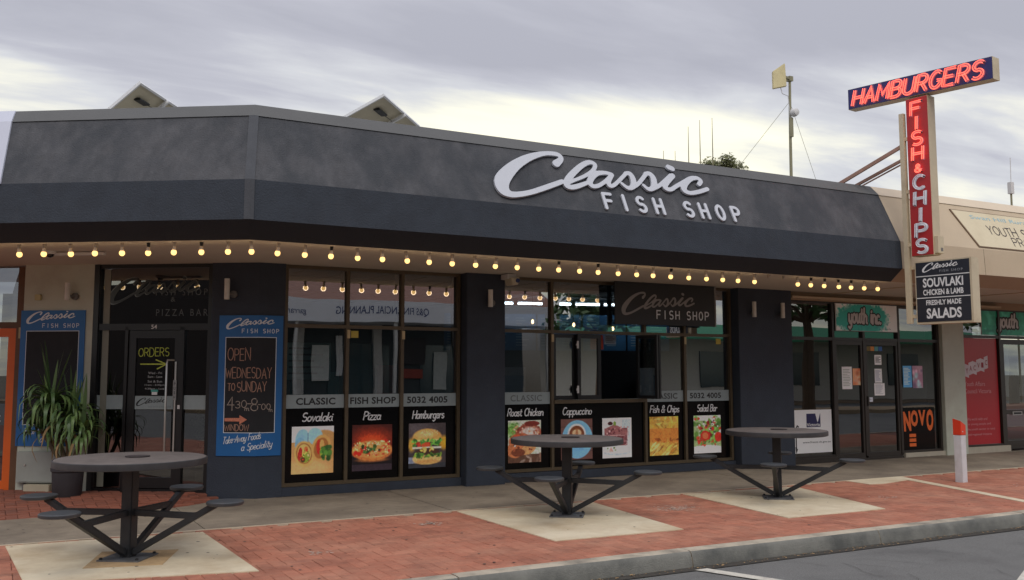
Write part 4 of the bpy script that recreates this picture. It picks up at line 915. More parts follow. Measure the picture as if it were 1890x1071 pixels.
# empty board behind the plant
r2 = empty('chalkboard_sign', FB.p(-3.125, .62), 'blue framed chalkboard left blank, on the beige wall behind the spiky plant', 'sign', 'blue chalkboard signs')
panel('blue_panel', blue, FB, -3.125, -2.262, .62, 2.335, .032, .044, r2)
panel('white_border', script_w, FB, -3.045, -2.335, .885, 2.075, .0445, .0455, r2); panel('writing_surface', board, FB, -3.037, -2.343, .893, 2.067, .046, .047, r2)
flat_logo(r2, FB, -3.06, 2.15, .0455, .66, script_w, hs=1.05)
for i, c in enumerate('FISHSHOP'):
    ww, st = G[c]; me = ribbon_mesh([[(px * (.03 / max(ww, .3)) if c != 'I' else .03 / 2, py * .05) for px, py in s_] for s_ in st], .004); me.materials.append(script_w); o = link('letter', me, r2); place(o, FB, -2.83 + i * .058 + (.05 if i > 3 else 0), 2.115, .0458, parent=r2)
handwriting('script_line', 'Take-Away', script_w, FB, -3.02, .76, .0458, .08, .004, r2, shear=.3, gap=.12, width=.34, rise=.1)
handwriting('script_line', 'Foods', script_w, FB, -2.64, .79, .0458, .08, .004, r2, shear=.3, gap=.12, width=.2, rise=.1)
handwriting('script_line', 'a Speciality', script_w, FB, -2.8, .67, .0458, .08, .004, r2, shear=.3, gap=.12, width=.38, rise=.1)

# hanging sign under the soffit
r = empty('hanging_sign', (8.32, 11.8, 2.27), 'black hanging sign with grey script in front of the upper windows beside the hatch', 'sign')
FH = Frame((0, 11.72, 0), (1, 0, 0))
panel('sign_board', M('satin_black_board', S(30, 30, 33), .5, .08, 4), FH, 8.24, 10.17, 2.27, 2.915, -.02, .0, r)
panel('edge_trim', M('grey_trim', S(120, 120, 118), .5), FH, 10.171, 10.20, 2.27, 2.915, -.025, .006, r)
sg = M('grey_sign_script', S(140, 138, 138), .5, .05)
flat_logo(r, FH, 8.34, 2.38, .003, 1.42, sg, hs=1.12)
for i, c in enumerate('FISHSHOP'):
    ww, st = G[c]; me = ribbon_mesh([[(px * (.07 / max(ww, .3)) if c != 'I' else .07 / 2, py * .125) for px, py in s_] for s_ in st], .0095); me.materials.append(script_w); o = link('letter', me, r); place(o, FH, 9.02 + i * .122 + (.10 if i > 3 else 0), 2.37, .004, parent=r)

# ------------------------------------------------------------------ festoon bulbs
bulb_em = EM('lit_bulb', (1.0, 0.60, 0.21), 1.5)
sockw = M('white_socket', S(170, 160, 145), .5); sockb = M('black_socket', S(18, 18, 18), .5)
def bulb(black=False, lit=True):
    t = empty('festoon_bulb', (0, 0, 0), 'x', 'light bulb', 'festoon bulbs along the canopy edge')
    MB().lathe([(.016, -.045), (.019, -.02), (.02, 0.0)], n=10).build('socket', sockb if black else sockw, t, smooth=True)
    if lit: MB().lathe([(.003, -.140), (.016, -.136), (.026, -.125), (.0305, -.110), (.028, -.096), (.0225, -.086), (.018, -.085)], n=14).build('bulb', bulb_em, t, smooth=True); MB().lathe([(.0228, -.087), (.020, -.07), (.017, -.046), (.012, -.044)], n=12).build('bulb_neck', M('bulb_neck_white', S(226, 206, 176), .4), t, smooth=True)
    if lit:
        lp = bpy.data.lights.new('bulb_light', 'POINT'); lp.energy = 0.24; lp.color = (1.0, 0.72, 0.44); lp.shadow_soft_size = 0.04
        lo = bpy.data.objects.new('bulb_light', lp); COL.objects.link(lo); lo.parent = t; lo.location = (0, 0, -.11)
    return t
protos = {(False, True): bulb(False, True), (True, True): bulb(True, True), (False, False): bulb(False, False)}
used = set()
def copy_thing(root):
    r_ = root.copy(); COL.objects.link(r_); ORG[r_.name] = ORG[root.name].copy()
    for ch in [c for c in root.children]:
        c = ch.copy(); COL.objects.link(c); c.parent = r_
        for g in ch.children: d = g.copy(); COL.objects.link(d); d.parent = c
    return r_
BL_BLACK = {6, 8, 1, 13, 22, 25, 30, 31, 32, 33}
labs = {(False, True): 'glowing round bulb in a white socket under the canopy edge', (True, True): 'glowing round bulb in a black socket under the canopy edge', (False, False): 'empty white bulb socket in the gap of the festoon row'}
spots = []
# along the main front, then round the corner
for i in range(25): spots.append((2.37 + i * .2925, 9.97, (i in (3, 13, 15, 19)), True))
spots.append((9.66, 9.97, False, False)); spots.append((9.94, 9.97, False, False))
for i in range(7): spots.append((10.21 + i * .277, 9.97, i in (1, 2, 3, 4), True))
for i in range(9): p = cpt(1.93, 0, 'corner') + UD * (.24 + i * .292); spots.append((p.x, p.y, i in (1, 3), True))
for i in range(9, 14): p = cpt(1.93, 0, 'corner') + UD * (.24 + i * .292); spots.append((p.x, p.y, i == 9, True))
for x, y, bk, lit in spots:
    k = (bk, lit); t = protos[k] if k not in used else copy_thing(protos[k]); used.add(k)
    t.location = (x, y, SOF - .001); t.rotation_euler = (random.uniform(-.12, .12), random.uniform(-.12, .12), 0); t['label'] = labs[k]
    if lit:
        wh = ('above the splayed entrance' if y > 9.98 else 'above the three pane food window' if x < 5.72 else 'above the pillar with the security camera' if x < 6.4 else 'above the serving hatch window' if x < 8.3 else 'above the black hanging sign' if x < 10.2 else 'beyond the gap in the row' if x < 11.9 else 'above the youth centre window')
        if x > 11.8: wh = 'last of the row, beside the neon sign post'
        t['label'] = ('glowing bulb in a black socket ' if bk else 'glowing bulb in a white socket ') + wh
# small things under the soffit
t = empty('dome_camera', (.85, 11.35, SOF), 'small white dome camera under the soffit at the far left', 'camera')
q = CN + UD * 1.98 + NL * 1.35; t.location = (q.x, q.y, SOF); ORG[t.name] = Vector(t.location)
MB().lathe([(.07, 0), (.072, -.02), (.06, -.035)], t.location, 16).build('housing', white_p, t, smooth=True); MB().lathe([(.045, -.035), (.035, -.06), (.012, -.072)], t.location, 14).build('dome', M('smoked_dome', S(20, 20, 22), .1), t, smooth=True)
t = empty('batten_light', cpt(1.2, SOF, 'left', 1.75), 'thin white batten light under the soffit near the beige pillar', 'light')
a_ = CN + UD * 1.95 + NL * 1.3; b_ = CN + UD * 1.35 + NL * 1.3; MB().bar((a_.x, a_.y, SOF - .03), (b_.x, b_.y, SOF - .03), .05, .03).build('batten', white_p, t); MB().box(q.x, q.x + .01, q.y, q.y + .01, SOF - .02, SOF).build('bracket', white_p, t)
t = empty('security_camera', (6.34, 11.66, 2.9), 'cream box security camera above the pillar between the two shop windows', 'camera')
MB().box(6.28, 6.42, 11.50, 11.70, 2.84, 2.91).build('mount', white_p, t, bevel=.006); MB().extrude([(6.30, 11.44, 2.85), (6.44, 11.44, 2.87), (6.42, 11.44, 2.76), (6.33, 11.44, 2.75)], (0, .2, 0)).build('body', M('cream_plastic', S(196, 190, 170), .45), t, bevel=.008)
MB().lathe([(.03, 0), (.03, -.012), (.012, -.014)], (6.405, 11.44, 2.815), 14, axis='y').build('lens', M('blue_lens', S(30, 50, 110), .1), t, smooth=True)
# wall lights: white tube on a round backplate
def wall_light(fr, u, v, w, lab, L_=.26, tilt=0.0):
    p = fr.p(u, v, w); t = empty('wall_light', p, lab, 'wall light', 'tube wall lights under the canopy')
    c = p + fr.n * .09; MB().tube([c + Vector((0, 0, -L_ / 2)), c + Vector((0, 0, L_ / 2))], .034, 12).build('tube', M('white_lamp_tube', S(214, 212, 206), .5), t, smooth=True)
    e = p + fr.u * .06 - Vector((0, 0, .06)); MB().tube([e, e + fr.n * .035], .045, 14).build('backplate', M('grey_plastic', S(110, 108, 106), .5), t, smooth=True)
    MB().tube([e + fr.n * .03, c + Vector((0, 0, -.05))], .014, 8).build('arm', MATS['grey_plastic'], t, smooth=True); return t
wall_light(FB, -2.47, 2.57, .03, 'tube wall light on the beige wall above the blank chalkboard', .22)
wall_light(FB, -.37, 2.58, cw, 'tube wall light on the dark corner pillar above the lettered chalkboard')
wall_light(FA, 6.08, 2.57, .18, 'tube wall light on the dark pillar between the windows, under the camera', .24)
wall_light(FA, 10.95, 2.57, .16, 'left of the two tube wall lights on the wide dark pillar', .25)
wall_light(FA, 11.58, 2.57, .16, 'right of the two tube wall lights on the wide dark pillar', .25)
t = empty('sensor_box', FB.p(-2.90, 2.5, .03), 'small square cream sensor box on the beige wall', 'box'); panel('box', M('cream_box', S(186, 176, 130), .5), FB, -2.945, -2.865, 2.465, 2.54, .03, .065, t, bevel=.005)

# ------------------------------------------------------------------ inside the shop
def thing_box(name, lab, cat, mat, boxes, part='body', group=None):
    b0 = boxes[0]; t = empty(name, ((b0[0] + b0[1]) / 2, (b0[2] + b0[3]) / 2, b0[4]), lab, cat, group)
    for b in boxes: MB().box(*b[:6]).build(b[6] if len(b) > 6 else part, b[7] if len(b) > 7 else mat, t)
    return t
tube_m = EM('fluorescent_tube', (0.80, 0.92, 1.0), 12.0)
p0 = Vector((8.1, 15.0, 2.80)); p1 = Vector((11.6, 14.2, 2.80)); p0 = Vector((7.35, 15.4, 2.80))
for i in range(8):
    a = p0 + (p1 - p0) * (i / 8 + .01); b = p0 + (p1 - p0) * ((i + 1) / 8 - .012)
    t = empty('fluorescent_light', (a + b) / 2, 'white fluorescent tube in the row seen through the upper window beside the hanging sign', 'ceiling light', 'row of fluorescent tubes inside the shop')
    MB().tube([a, b], .02, 8).build('tube', tube_m, t, smooth=True); MB().bar(a + Vector((0, 0, .04)), b + Vector((0, 0, .04)), .09, .03).build('fitting', white_p, t)
FM = Frame((7.25, 15.7, 0), (p1 - p0)); menu_b = M('menu_board_blue', S(36, 84, 120), .6, .3, 2)
for i in range(5):
    t = empty('menu_board', FM.p(i * .88, 2.0), 'dark blue menu board with pale lines of text under the fluorescent row', 'menu board', 'menu boards behind the counter')
    panel('board', menu_b, FM, i * .88, i * .88 + .84, 1.95, 2.62, 0, .03, t); mb = MB()
    for k in range(11):
        v = 2.54 - k * .05
        for c in range(2): w_ = random.uniform(.12, .26); FM.quad(mb, i * .88 + .06 + c * .4, i * .88 + .06 + c * .4 + w_, v, v + .014, .032)
    mb.build('menu_text', M('menu_text', S(120, 140, 150), .6), t, flatn=True)
thing_box('counter', 'dark serving counter inside behind the windows', 'counter', M('counter', S(40, 42, 46), .4), [(6.6, 11.4, 13.9, 14.5, 0.02, 1.0), (6.5, 11.5, 13.85, 14.55, 1.0, 1.04, 'counter_top', M('counter_top', S(96, 100, 104), .3))])
thing_box('fridge', 'pale drinks fridge inside behind the left pane of the second window', 'fridge', M('fridge_white', S(176, 184, 190), .4), [(6.7, 7.1, 12.45, 12.95, .02, 1.62), (6.73, 7.07, 12.43, 12.45, .3, 1.5, 'fridge_door', M('fridge_door', S(120, 150, 176), .3))])
thing_box('display_case', 'grey display case inside behind the first window', 'display case', M('case', S(90, 110, 116), .4), [(3.9, 4.5, 13.3, 13.9, .02, 1.1), (3.92, 4.48, 13.32, 13.88, 1.1, 1.55, 'glass_top', M('case_glass', S(70, 120, 124), .2))])
thing_box('red_chair', 'red and orange chair inside behind the middle of the first window', 'chair', M('red_vinyl', S(150, 62, 44), .5), [(5.0, 5.4, 13.1, 13.16, 1.2, 1.65, 'backrest'), (5.0, 5.4, 13.1, 13.5, 1.12, 1.2, 'seat'), (5.17, 5.23, 13.25, 13.31, .02, 1.12, 'leg', M('tan_leg', S(170, 110, 70), .5))])
for u0, u1, v0, v1, c_, lab in ((8.12, 8.36, 1.90, 2.12, (176, 60, 36), 'orange red menu card hanging at the top of the serving hatch'), (8.38, 8.60, 1.98, 2.12, (150, 166, 180), 'pale blue price card beside the red card in the hatch')):
    t = empty('menu_card', FA.p(u0, v0, -.32), lab, 'menu card'); panel('card', M('card_%d' % c_[0], S(*c_), .6), FA, u0, u1, v0, v1, -.32, -.315, t)
    for k in range(4): panel('text_line', M('card_text', S(60, 50, 50), .6), FA, u0 + .03, u1 - .03 - .03 * (k % 2), v0 + .02 + k * .03, v0 + .028 + k * .03, -.315, -.3135, t)
for i, (x, y, z) in enumerate(((7.55, 13.0, 2.36), (8.45, 13.2, 2.34), (9.3, 13.3, 2.3))):
    t = empty('pendant_lamp', (x, y, 2.9), 'small warm pendant bulb hanging inside above the counter', 'pendant lamp', 'pendant bulbs over the counter')
    MB().tube([(x, y, 2.9), (x, y, z)], .004, 5).build('cord', sockb, t); MB().lathe([(.005, -.05), (.022, -.03), (.02, 0), (.008, .02)], (x, y, z), 10).build('bulb', EM('pendant_bulb', (1, .66, .3), 8), t, smooth=True)
thing_box('price_board', 'pale teal board with lines of text inside the left pane of the first window', 'board', M('teal_board', S(120, 170, 168), .6), [(3.5, 4.15, 12.7, 12.73, 1.45, 1.95)] + [(3.56, 3.56 + w_, 12.695, 12.70, 1.52 + k * .085, 1.545 + k * .085, 'text_line', M('dark_teal_text', S(50, 84, 90), .6)) for k, w_ in enumerate((.4, .5, .35, .48, .3))])
# small green plant by the entrance sidelight, inside
def foliage(mb, c, r, n, s0, s1, rs, flat=1.0):
    for _ in range(n):
        d = Vector((rs.gauss(0, 1), rs.gauss(0, 1), rs.gauss(0, 1) * flat)).normalized() * (rs.random() ** .45); p = Vector(c) + Vector((d.x * r[0], d.y * r[1], d.z * r[2]))
        a = Vector((rs.gauss(0, 1), rs.gauss(0, 1), rs.gauss(0, 1))).normalized(); b = a.orthogonal().normalized(); s_ = rs.uniform(s0, s1)
        mb.poly([p - a * s_, p + b * s_ * .5, p + a * s_, p - b * s_ * .5])
rs = random.Random(5); leafm = M('pale_leaf', S(120, 140, 96), .6, .35, 12); q = FB.p(-.78, 0, -.25)
t = empty('potted_plant', (q.x, q.y, .02), 'pale green leafy plant in a grey pot behind the right sidelight of the entrance', 'plant'); mb = MB()
for k in range(6): foliage(mb, (q.x + rs.uniform(-.05, .05), q.y, .42 + k * .12), (.14, .12, .10), 60, .02, .045, rs)
mb.build('foliage', leafm, t, flatn=True); MB().lathe([(.07, .02), (.1, .3), (.085, .3), (.08, .28)], (q.x, q.y, 0), 14).build('pot', M('grey_pot', S(110, 110, 106), .7), t, smooth=True)

# ------------------------------------------------------------------ street tables with four seats
def make_table():
    t = empty('street_table', (0, 0, 0), 'x', 'table', 'round steel street tables with four seats')
    MB().lathe([(.04, .772), (.59, .772), (.60, .775), (.604, .785), (.604, .817), (.600, .825), (.59, .829), (.075, .830)], n=56).build('tabletop', table_top, t, smooth=True)
    MB().lathe([(.60, .768), (.612, .772), (.614, .80), (.612, .822), (.605, .8262), (.603, .80)], n=56).build('rim', M('dark_rim', S(52, 52, 54), .55, .2, 12, dirt=S(76, 72, 70), dirt_amt=.5, dirt_scale=8), t, smooth=True)
    MB().lathe([(.10, .8303), (.10, .822), (.01, .821)], (0.04, -.03, .0095), n=24).build('umbrella_hole', M('rusty_plate', S(46, 38, 38), .8, .3, 30), t, smooth=True)
    MB().box(-.05, .05, -.05, .05, .012, .768).build('post', steel_blk, t, bevel=.006)
    MB().box(-.18, .18, -.18, .18, .0, .014, Matrix.Rotation(radians(7), 4, 'Z')).build('base_plate', M('galvanised_plate', S(110, 112, 116), .45, .25, 12, metal=.4), t, bevel=.002)
    for a, b in ((1, 1), (1, -1), (-1, 1), (-1, -1)):
        v = Matrix.Rotation(radians(7), 3, 'Z') @ Vector((a * .155, b * .155, 0)); MB().lathe([(.014, .013), (.014, .026), (.006, .030)], v, 6).build('bolt', steel_blk, t)
    for k in range(4):
        d = Matrix.Rotation(k * pi / 2, 3, 'Z') @ Vector((1, 0, 0))
        MB().bar(d * .05 + Vector((0, 0, .05)), d * .80 + Vector((0, 0, .466)), .048, .05).build('strut', steel_blk, t, bevel=.003)
        MB().bar(d * .045 + Vector((0, 0, .375)), d * .615 + Vector((0, 0, .365)), .04, .05).build('brace', steel_blk, t, bevel=.003)
        MB().lathe([(.02, .462), (.135, .462), (.148, .468), (.150, .478), (.150, .489), (.143, .495), (.02, .497)], d * .875, 30).build('seat', M('seat_paint', S(56, 60, 64), .5, .18, 9, dirt=S(84, 80, 76), dirt_amt=.6, dirt_scale=6), t, smooth=True)
    return t
tb = make_table()
for i, (x, y, a, lab) in enumerate(((1.09, 8.60, 49, 'round street table nearest the camera, in front of the glass entrance door'), (5.58, 8.87, 46, 'middle round street table in front of the serving hatch'), (8.62, 8.84, 43, 'farthest round street table in front of the wide dark pillar'))):
    t = tb if i == 0 else copy_thing(tb); t['label'] = lab; t.location = (x, y, .0072); t.rotation_euler = (0, 0, radians(a))

# ------------------------------------------------------------------ planter, spiky plant, meter box
q = FB.p(-2.19, 0, .42); zl = .05
t = empty('planter', (q.x, q.y, zl), 'dark round planter under the spiky plant', 'planter')
MB().lathe([(.15, 0), (.165, .02), (.18, .30), (.195, .31), (.195, .35), (.17, .35), (.165, .29), (.02, .29)], (q.x, q.y, zl), 28).build('pot', M('charcoal_pot', S(52, 50, 54), .75, .2, 6, .3, 40), t, smooth=True)
MB().lathe([(.162, .305), (.01, .31)], (q.x, q.y, zl), 20).build('soil', M('soil', S(60, 48, 38), .95, .4, 20, .6, 60), t)
t = empty('spiky_plant', (q.x, q.y, zl + .30), 'spiky green plant with long drooping strap leaves in front of the blank chalkboard', 'plant')
leaf_m = [M('strap_leaf', S(100, 128, 74), .45, .3, 5, dirt=S(120, 140, 84), dirt_amt=.5, dirt_scale=4), M('dark_strap_leaf', S(74, 102, 62), .45, .3, 5, dirt=S(92, 112, 66), dirt_amt=.4, dirt_scale=4)]
stem_m = M('plant_stem', S(96, 84, 66), .85, .3, 12, .4, 40)
def strap(L_, el, droop, wd, n=9):
    """leaf in its own xz plane, rises at el and bends over"""
    V = []; F = []; x = z = 0; a = el
    for i in range(n + 1):
        t_ = i / n; w = wd * (.55 + .45 * min(1, t_ * 4)) * (1 - t_ ** 3) + .002
        V += [(x, -w, z + w * .25), (x, 0, z - w * .12), (x, w, z + w * .25)]
        x += cos(a) * L_ / n; z += sin(a) * L_ / n; a -= droop * (0.35 + 1.5 * t_) / n * (1 if a > -1.45 else 0.05)
    for i in range(n):
        for j in (0, 1): k = i * 3 + j; F.append((k, k + 1, k + 4, k + 3))
    me = bpy.data.meshes.new('leaf'); me.from_pydata(V, [], F); me.shade_smooth(); return me
up_l = [strap(.70 + .14 * i, radians(75 + 4 * i), .08, .030) for i in range(3)]; mid_l = [strap(.56 + .05 * i, radians(48 + 8 * i), 2.6 + .3 * i, .028) for i in range(4)]; low_l = [strap(.62 + .06 * i, radians(14 + 12 * i), 3.6 + .3 * i, .029) for i in range(5)]
for i, me in enumerate(up_l + mid_l + low_l): me.materials.append(leaf_m[1 if i % 3 == 2 else 0])
rp = random.Random(21); og = ORG[t.name]
for hx, hy, hz, nu, nm, nl, sc_l in ((-.24, .02, .78, 11, 18, 56, .88), (.0, -.03, .60, 7, 16, 50, .84), (.18, .02, .44, 3, 12, 36, .78), (-.36, 0, .50, 1, 8, 28, .70)):
    head = Vector((0, 0, 0)) + FB.u * hx + FB.n * hy + Vector((0, 0, hz))
    MB().tube([og, og + head * .55 + Vector((0, 0, -.02)), og + head], [.03, .026, .03], 8).build('stem', stem_m, t, smooth=True)
    for kind, cnt in ((up_l, nu), (mid_l, nm), (low_l, nl)):
        for _ in range(cnt):
            o = bpy.data.objects.new('leaf', rp.choice(kind)); COL.objects.link(o); o.parent = t; s_ = sc_l * rp.uniform(.72, 1.02)
            o.location = head + Vector((0, 0, rp.uniform(-.06, .05))); o.rotation_euler = (rp.uniform(-.12, .12), rp.uniform(-.1, .1), rp.uniform(0, 2 * pi)); o.scale = (s_, s_, s_)
dead = [strap(.42 + .06 * i, radians(-20 + 10 * i), 3.0, .016) for i in range(3)]
for me in dead: me.materials.append(M('dead_leaf', S(142, 116, 78), .8, .3, 8))
for _ in range(16):
    o = bpy.data.objects.new('dead_leaf', rp.choice(dead)); COL.objects.link(o); o.parent = t
    o.location = FB.u * rp.uniform(-.3, .12) + Vector((0, 0, rp.uniform(.36, .6))); o.rotation_euler = (rp.uniform(-.2, .2), rp.uniform(-.2, .2), rp.uniform(0, 6.28))
t = empty('meter_box', FB.p(-2.75, .16, .03), 'pale grey metal meter cabinet with a small lock, low on the beige wall', 'cabinet')
mbx = M('meter_box_grey', S(160, 166, 160), .5, .06, 6, dirt=S(130, 130, 122), dirt_amt=.5)
panel('cabinet', mbx, FB, -3.06, -2.46, .17, .555, .03, .10, t, bevel=.004); panel('cabinet_door', mbx, FB, -3.01, -2.47, .185, .53, .10, .108, t, bevel=.002)
MB().tube([FB.p(-2.94, .39, .108), FB.p(-2.94, .39, .12)], .013, 10).build('lock', hm, t)
t = empty('concrete_block', FB.p(-2.75, .0, .1), 'cream block on the paving under the meter cabinet', 'block'); panel('block', M('cream_block', S(180, 172, 150), .8, .1, 8), FB, -2.92, -2.58, .03, .155, .02, .16, t, bevel=.006)
t = empty('pipe', FB.p(-2.97, 0, .05), 'short grey pipe below the meter cabinet', 'pipe'); MB().tube([FB.p(-2.98, .05, .05), FB.p(-2.98, .18, .05)], .02, 10).build('pipe', MATS['grey_plastic'], t)

# bollard
t = empty('bollard', (12.19, 8.91, 0), 'white square bollard with a sloping orange red top on the brick paving', 'bollard')
bx, by = 12.19, 8.91; hw = .058; R9 = Matrix.Translation((bx, by, 0)) @ Matrix.Rotation(radians(4), 4, 'Z')
MB().box(-hw, hw, -hw, hw, -.01, .66, R9).build('post', M('bollard_white', S(206, 208, 212), .45, .08, 6, dirt=S(160, 158, 150), dirt_amt=.4, dirt_scale=5), t, bevel=.004)
c = [(-hw - .003, -hw - .003, .66), (hw + .003, -hw - .003, .66), (hw + .003, hw + .003, .66), (-hw - .003, hw + .003, .66), (-hw - .003, -hw - .003, .86), (hw + .003, -hw - .003, .80), (hw + .003, hw + .003, .80), (-hw - .003, hw + .003, .895)]
MB().hexa([R9 @ Vector(p) for p in c]).build('red_cap', M('bollard_red', S(214, 62, 34), .4, .05, 6), t, bevel=.004)
MB().tube([R9 @ Vector((-.02, -hw - .003, .71)), R9 @ Vector((-.02, -hw - .008, .71))], .008, 8).build('reflector', white_p, t)
# worn patches of old paint on the paving
rw = random.Random(4); mb = MB()
for (x, y, rx, ry, n_) in ((6.95, 8.75, .28, .20, 150), (12.6, 8.0, .22, .28, 130), (4.05, 9.1, .10, .10, 60), (2.6, 8.1, .15, .1, 24), (9.9, 8.3, .2, .15, 24)):
    for _ in range(n_):
        px_ = rw.gauss(x, rx * .55); py_ = rw.gauss(y, ry * .55); a = rw.uniform(0, 6.3); s_ = rw.uniform(.005, .022)
        mb.poly([(px_ + cos(a + q_) * s_ * rw.uniform(.6, 1.2), py_ + sin(a + q_) * s_ * rw.uniform(.4, .9), .0032) for q_ in (0, 1.1, 2.2, 3.3, 4.4, 5.4)])
mb.build('worn_paint', M('worn_white_paint', S(190, 168, 154), .85, .15, 20), None, 'stuff')
mb = MB()
for _ in range(230):      # chewing gum and drip spots
    px_ = rw.uniform(-.5, 15); py_ = rw.uniform(6.85, 11.7); s_ = rw.uniform(.006, .017); zg = (.0078 if any(in_quad(px_, py_, q_, 0) for q_ in padq) else (.0062 if py_ > 9.82 else .0036))
    if px_ < 2.6 and py_ > 11.2: continue
    mb.poly([(px_ + cos(k_ * .9) * s_ * rw.uniform(.8, 1.1), py_ + sin(k_ * .9) * s_, zg) for k_ in range(7)])
mb.build('gum_spots', M('gum', S(74, 66, 60), .8, .2, 30), None, 'stuff')
mb = MB(); x = 3.2
while x < 15.7:           # grime collected along the foot of the wall
    if not (13.0 < x < 14.7):
        yy_ = 11.72 if 5.76 < x < 6.36 else (11.74 if 10.69 < x < 11.87 else 11.862); w_ = rw.uniform(.012, .05)
        mb.poly([(x, yy_ + .01, .0058), (x, yy_ - w_, .0058), (x + .05, yy_ - w_ * rw.uniform(.5, 1.3), .0058), (x + .09, yy_ - w_ * rw.uniform(.2, 1), .0058), (x + .09, yy_ + .01, .0058)])
    x += .09
mb.build('wall_foot_grime', M('grime', S(78, 70, 60), .95, .3, 20), None, 'stuff')

# ------------------------------------------------------------------ projecting neon sign
rotz = radians(8); av = Vector((sin(rotz), -cos(rotz), 0)); P0 = Vector((11.92, 9.45, 0))
FS = Frame(P0, av)                       # u towards the street, n to the left (viewer's side)
bs_ = empty('neon_sign', (P0.x, P0.y, 2.3), 'T shaped projecting neon sign with a blue hamburgers bar over a red fish & chips upright', 'sign')
cream = M('cream_sign_metal', S(200, 186, 158), .55, .06, 5, 0, dirt=S(160, 140, 110), dirt_amt=.5, dirt_scale=2)
panel('mast_post', cream, FS, -.035, .035, 2.26, 5.42, -.05, .02, bs_)
panel('upright_box', cream, FS, .075, .415, 3.25, 5.62, -.20, -.004, bs_); panel('red_face', M('red_sign_face', S(176, 40, 42), .45, .06, 5), FS, .08, .41, 3.255, 5.615, -.004, .002, bs_)
panel('switch_box', cream, FS, .415, .47, 3.27, 3.52, -.19, -.03, bs_, bevel=.004); panel('name_plate', M('plate', S(110, 106, 104), .5), FS, .4705, .472, 3.30, 3.35, -.16, -.10, bs_)
# top box follows the slight slope seen in the photograph
topm = Matrix(FS.m)
mb = MB(); C8 = [(-.89, 5.685), (1.385, 5.62), (1.385, 5.94), (-.89, 6.01)]
def q8(c4, w0, w1): return [FS.p(u, v, w0) for u, v in c4] + [FS.p(u, v, w1) for u, v in c4]
mb.hexa(q8(C8, -.19, -.004)).build('top_box', cream, bs_)
MB().hexa(q8([(-.885, 5.69), (1.38, 5.625), (1.38, 5.935), (-.885, 6.005)], -.004, .002)).build('blue_face', M('navy_sign_face', S(38, 42, 104), .45, .06, 5), bs_)
for v in (3.4, 4.2, 5.0): panel('clamp', cream, FS, .03, .08, v, v + .05, -.04, .0, bs_)
neon = EM('lit_neon', (1.0, 0.13, 0.08), 1.6); neon_off = M('unlit_neon', S(236, 238, 244), .3, .05, 8); neon_dim = EM('dim_neon', (1.0, 0.30, 0.24), 1.1)
trough = M('letter_paint', S(168, 120, 136), .5, .05, 8); trough_w = M('letter_paint_white', S(222, 226, 234), .5, .05, 8)
def neon_letter(ch, u, v, h, w, lit, shear=0.0, slope=0.0, small=False):
    gw, st = G[ch]; kx = w / max(gw, .3)
    tr = lambda px, py: (u + (px * kx if ch != 'I' else 0) + py * h * shear, v + py * h + (px * kx) * slope)
    tm = trough if lit else trough_w; lw = h * .105
    ls = [[tr(*p) for p in s_] for s_ in st]
    me = ribbon_mesh(ls, lw, dz=.0004); me.materials.append(tm); o = link('painted_letter', me, bs_); place(o, FS, 0, 0, .004, parent=bs_)
    mb = MB(); off = lw * .68
    for s_ in ls:
        # double tube along both edges of the painted stroke
        for sg_ in (-1, 1):
            pts = []
            for i, p in enumerate(s_):
                a = s_[max(i - 1, 0)]; b = s_[min(i + 1, len(s_) - 1)]; d = Vector((b[0] - a[0], b[1] - a[1])).normalized(); nrm = Vector((-d.y, d.x)) * off * sg_; pts.append(FS.p(p[0] + nrm.x, p[1] + nrm.y, .035))
            mb.tube(pts, .0062 if h > .15 else .005, 6)
    mb.build('neon_tube', lit if lit else neon_off, bs_, smooth=True)
    x, y = ls[0][0]; MB().tube([FS.p(x, y, .004), FS.p(x, y, .035)], .009, 6).build('tube_end', sockb, bs_)
ux = -.80
for ch in 'HAMBURGERS':
    w = .155 if ch != 'M' else .18
    neon_letter(ch, ux, 5.722 - (ux + .8) * .0286, .235, w, neon, .25, -.0286); ux += w + .052
for ch, vb in (('F', 5.35), ('I', 5.13), ('S', 4.90), ('H', 4.67), ('&', 4.49), ('C', 4.24), ('H', 4.00), ('I', 3.755), ('P', 3.52), ('S', 3.29)):
    lit = neon if vb > 4.4 else None
    h = .195 if ch != '&' else .11
    neon_letter(ch, .165 if ch not in 'I&' else (.245 if ch == 'I' else .20), vb, h, .16 if ch != '&' else .09, lit, 0.05)
# lower sign panel
ls_ = empty('panel_sign', FS.p(.12, 2.25), 'small two sided dark panel sign for souvlaki and salads below the neon upright', 'sign')
panel('frame', cream, FS, .11, .955, 2.245, 3.165, -.20, -.004, ls_); panel('dark_face', M('dark_panel', S(38, 42, 52), .35, .08, 4), FS, .128, .925, 2.275, 3.145, -.004, .002, ls_)
panel('divider', white_v, FS, .128, .925, 2.935, 2.947, .002, .004, ls_); panel('divider', white_v, FS, .128, .925, 2.618, 2.630, .002, .004, ls_)
for v in (2.34, 3.06): panel('bracket', cream, FS, .03, .112, v, v + .05, -.10, -.03, ls_)
flat_logo(ls_, FS, .22, 2.985, .0035, .54, white_v, hs=1.1); text('lettering', 'FISH SHOP', M('soft_lettering', S(160, 164, 170), .5), FS, .66, 2.985, .0035, .035, .34, 0.004, ls_, spacing=1.4)
for tx, v, h, w, b in (('SOUVLAKI', 2.775, .135, .60, .03), ('CHICKEN & LAMB', 2.66, .085, .60, .03), ('FRESHLY MADE', 2.515, .075, .52, .03), ('SALADS', 2.32, .15, .52, .035)): text('lettering', tx, white_v, FS, .53, v, .0035, h, w, b, ls_)
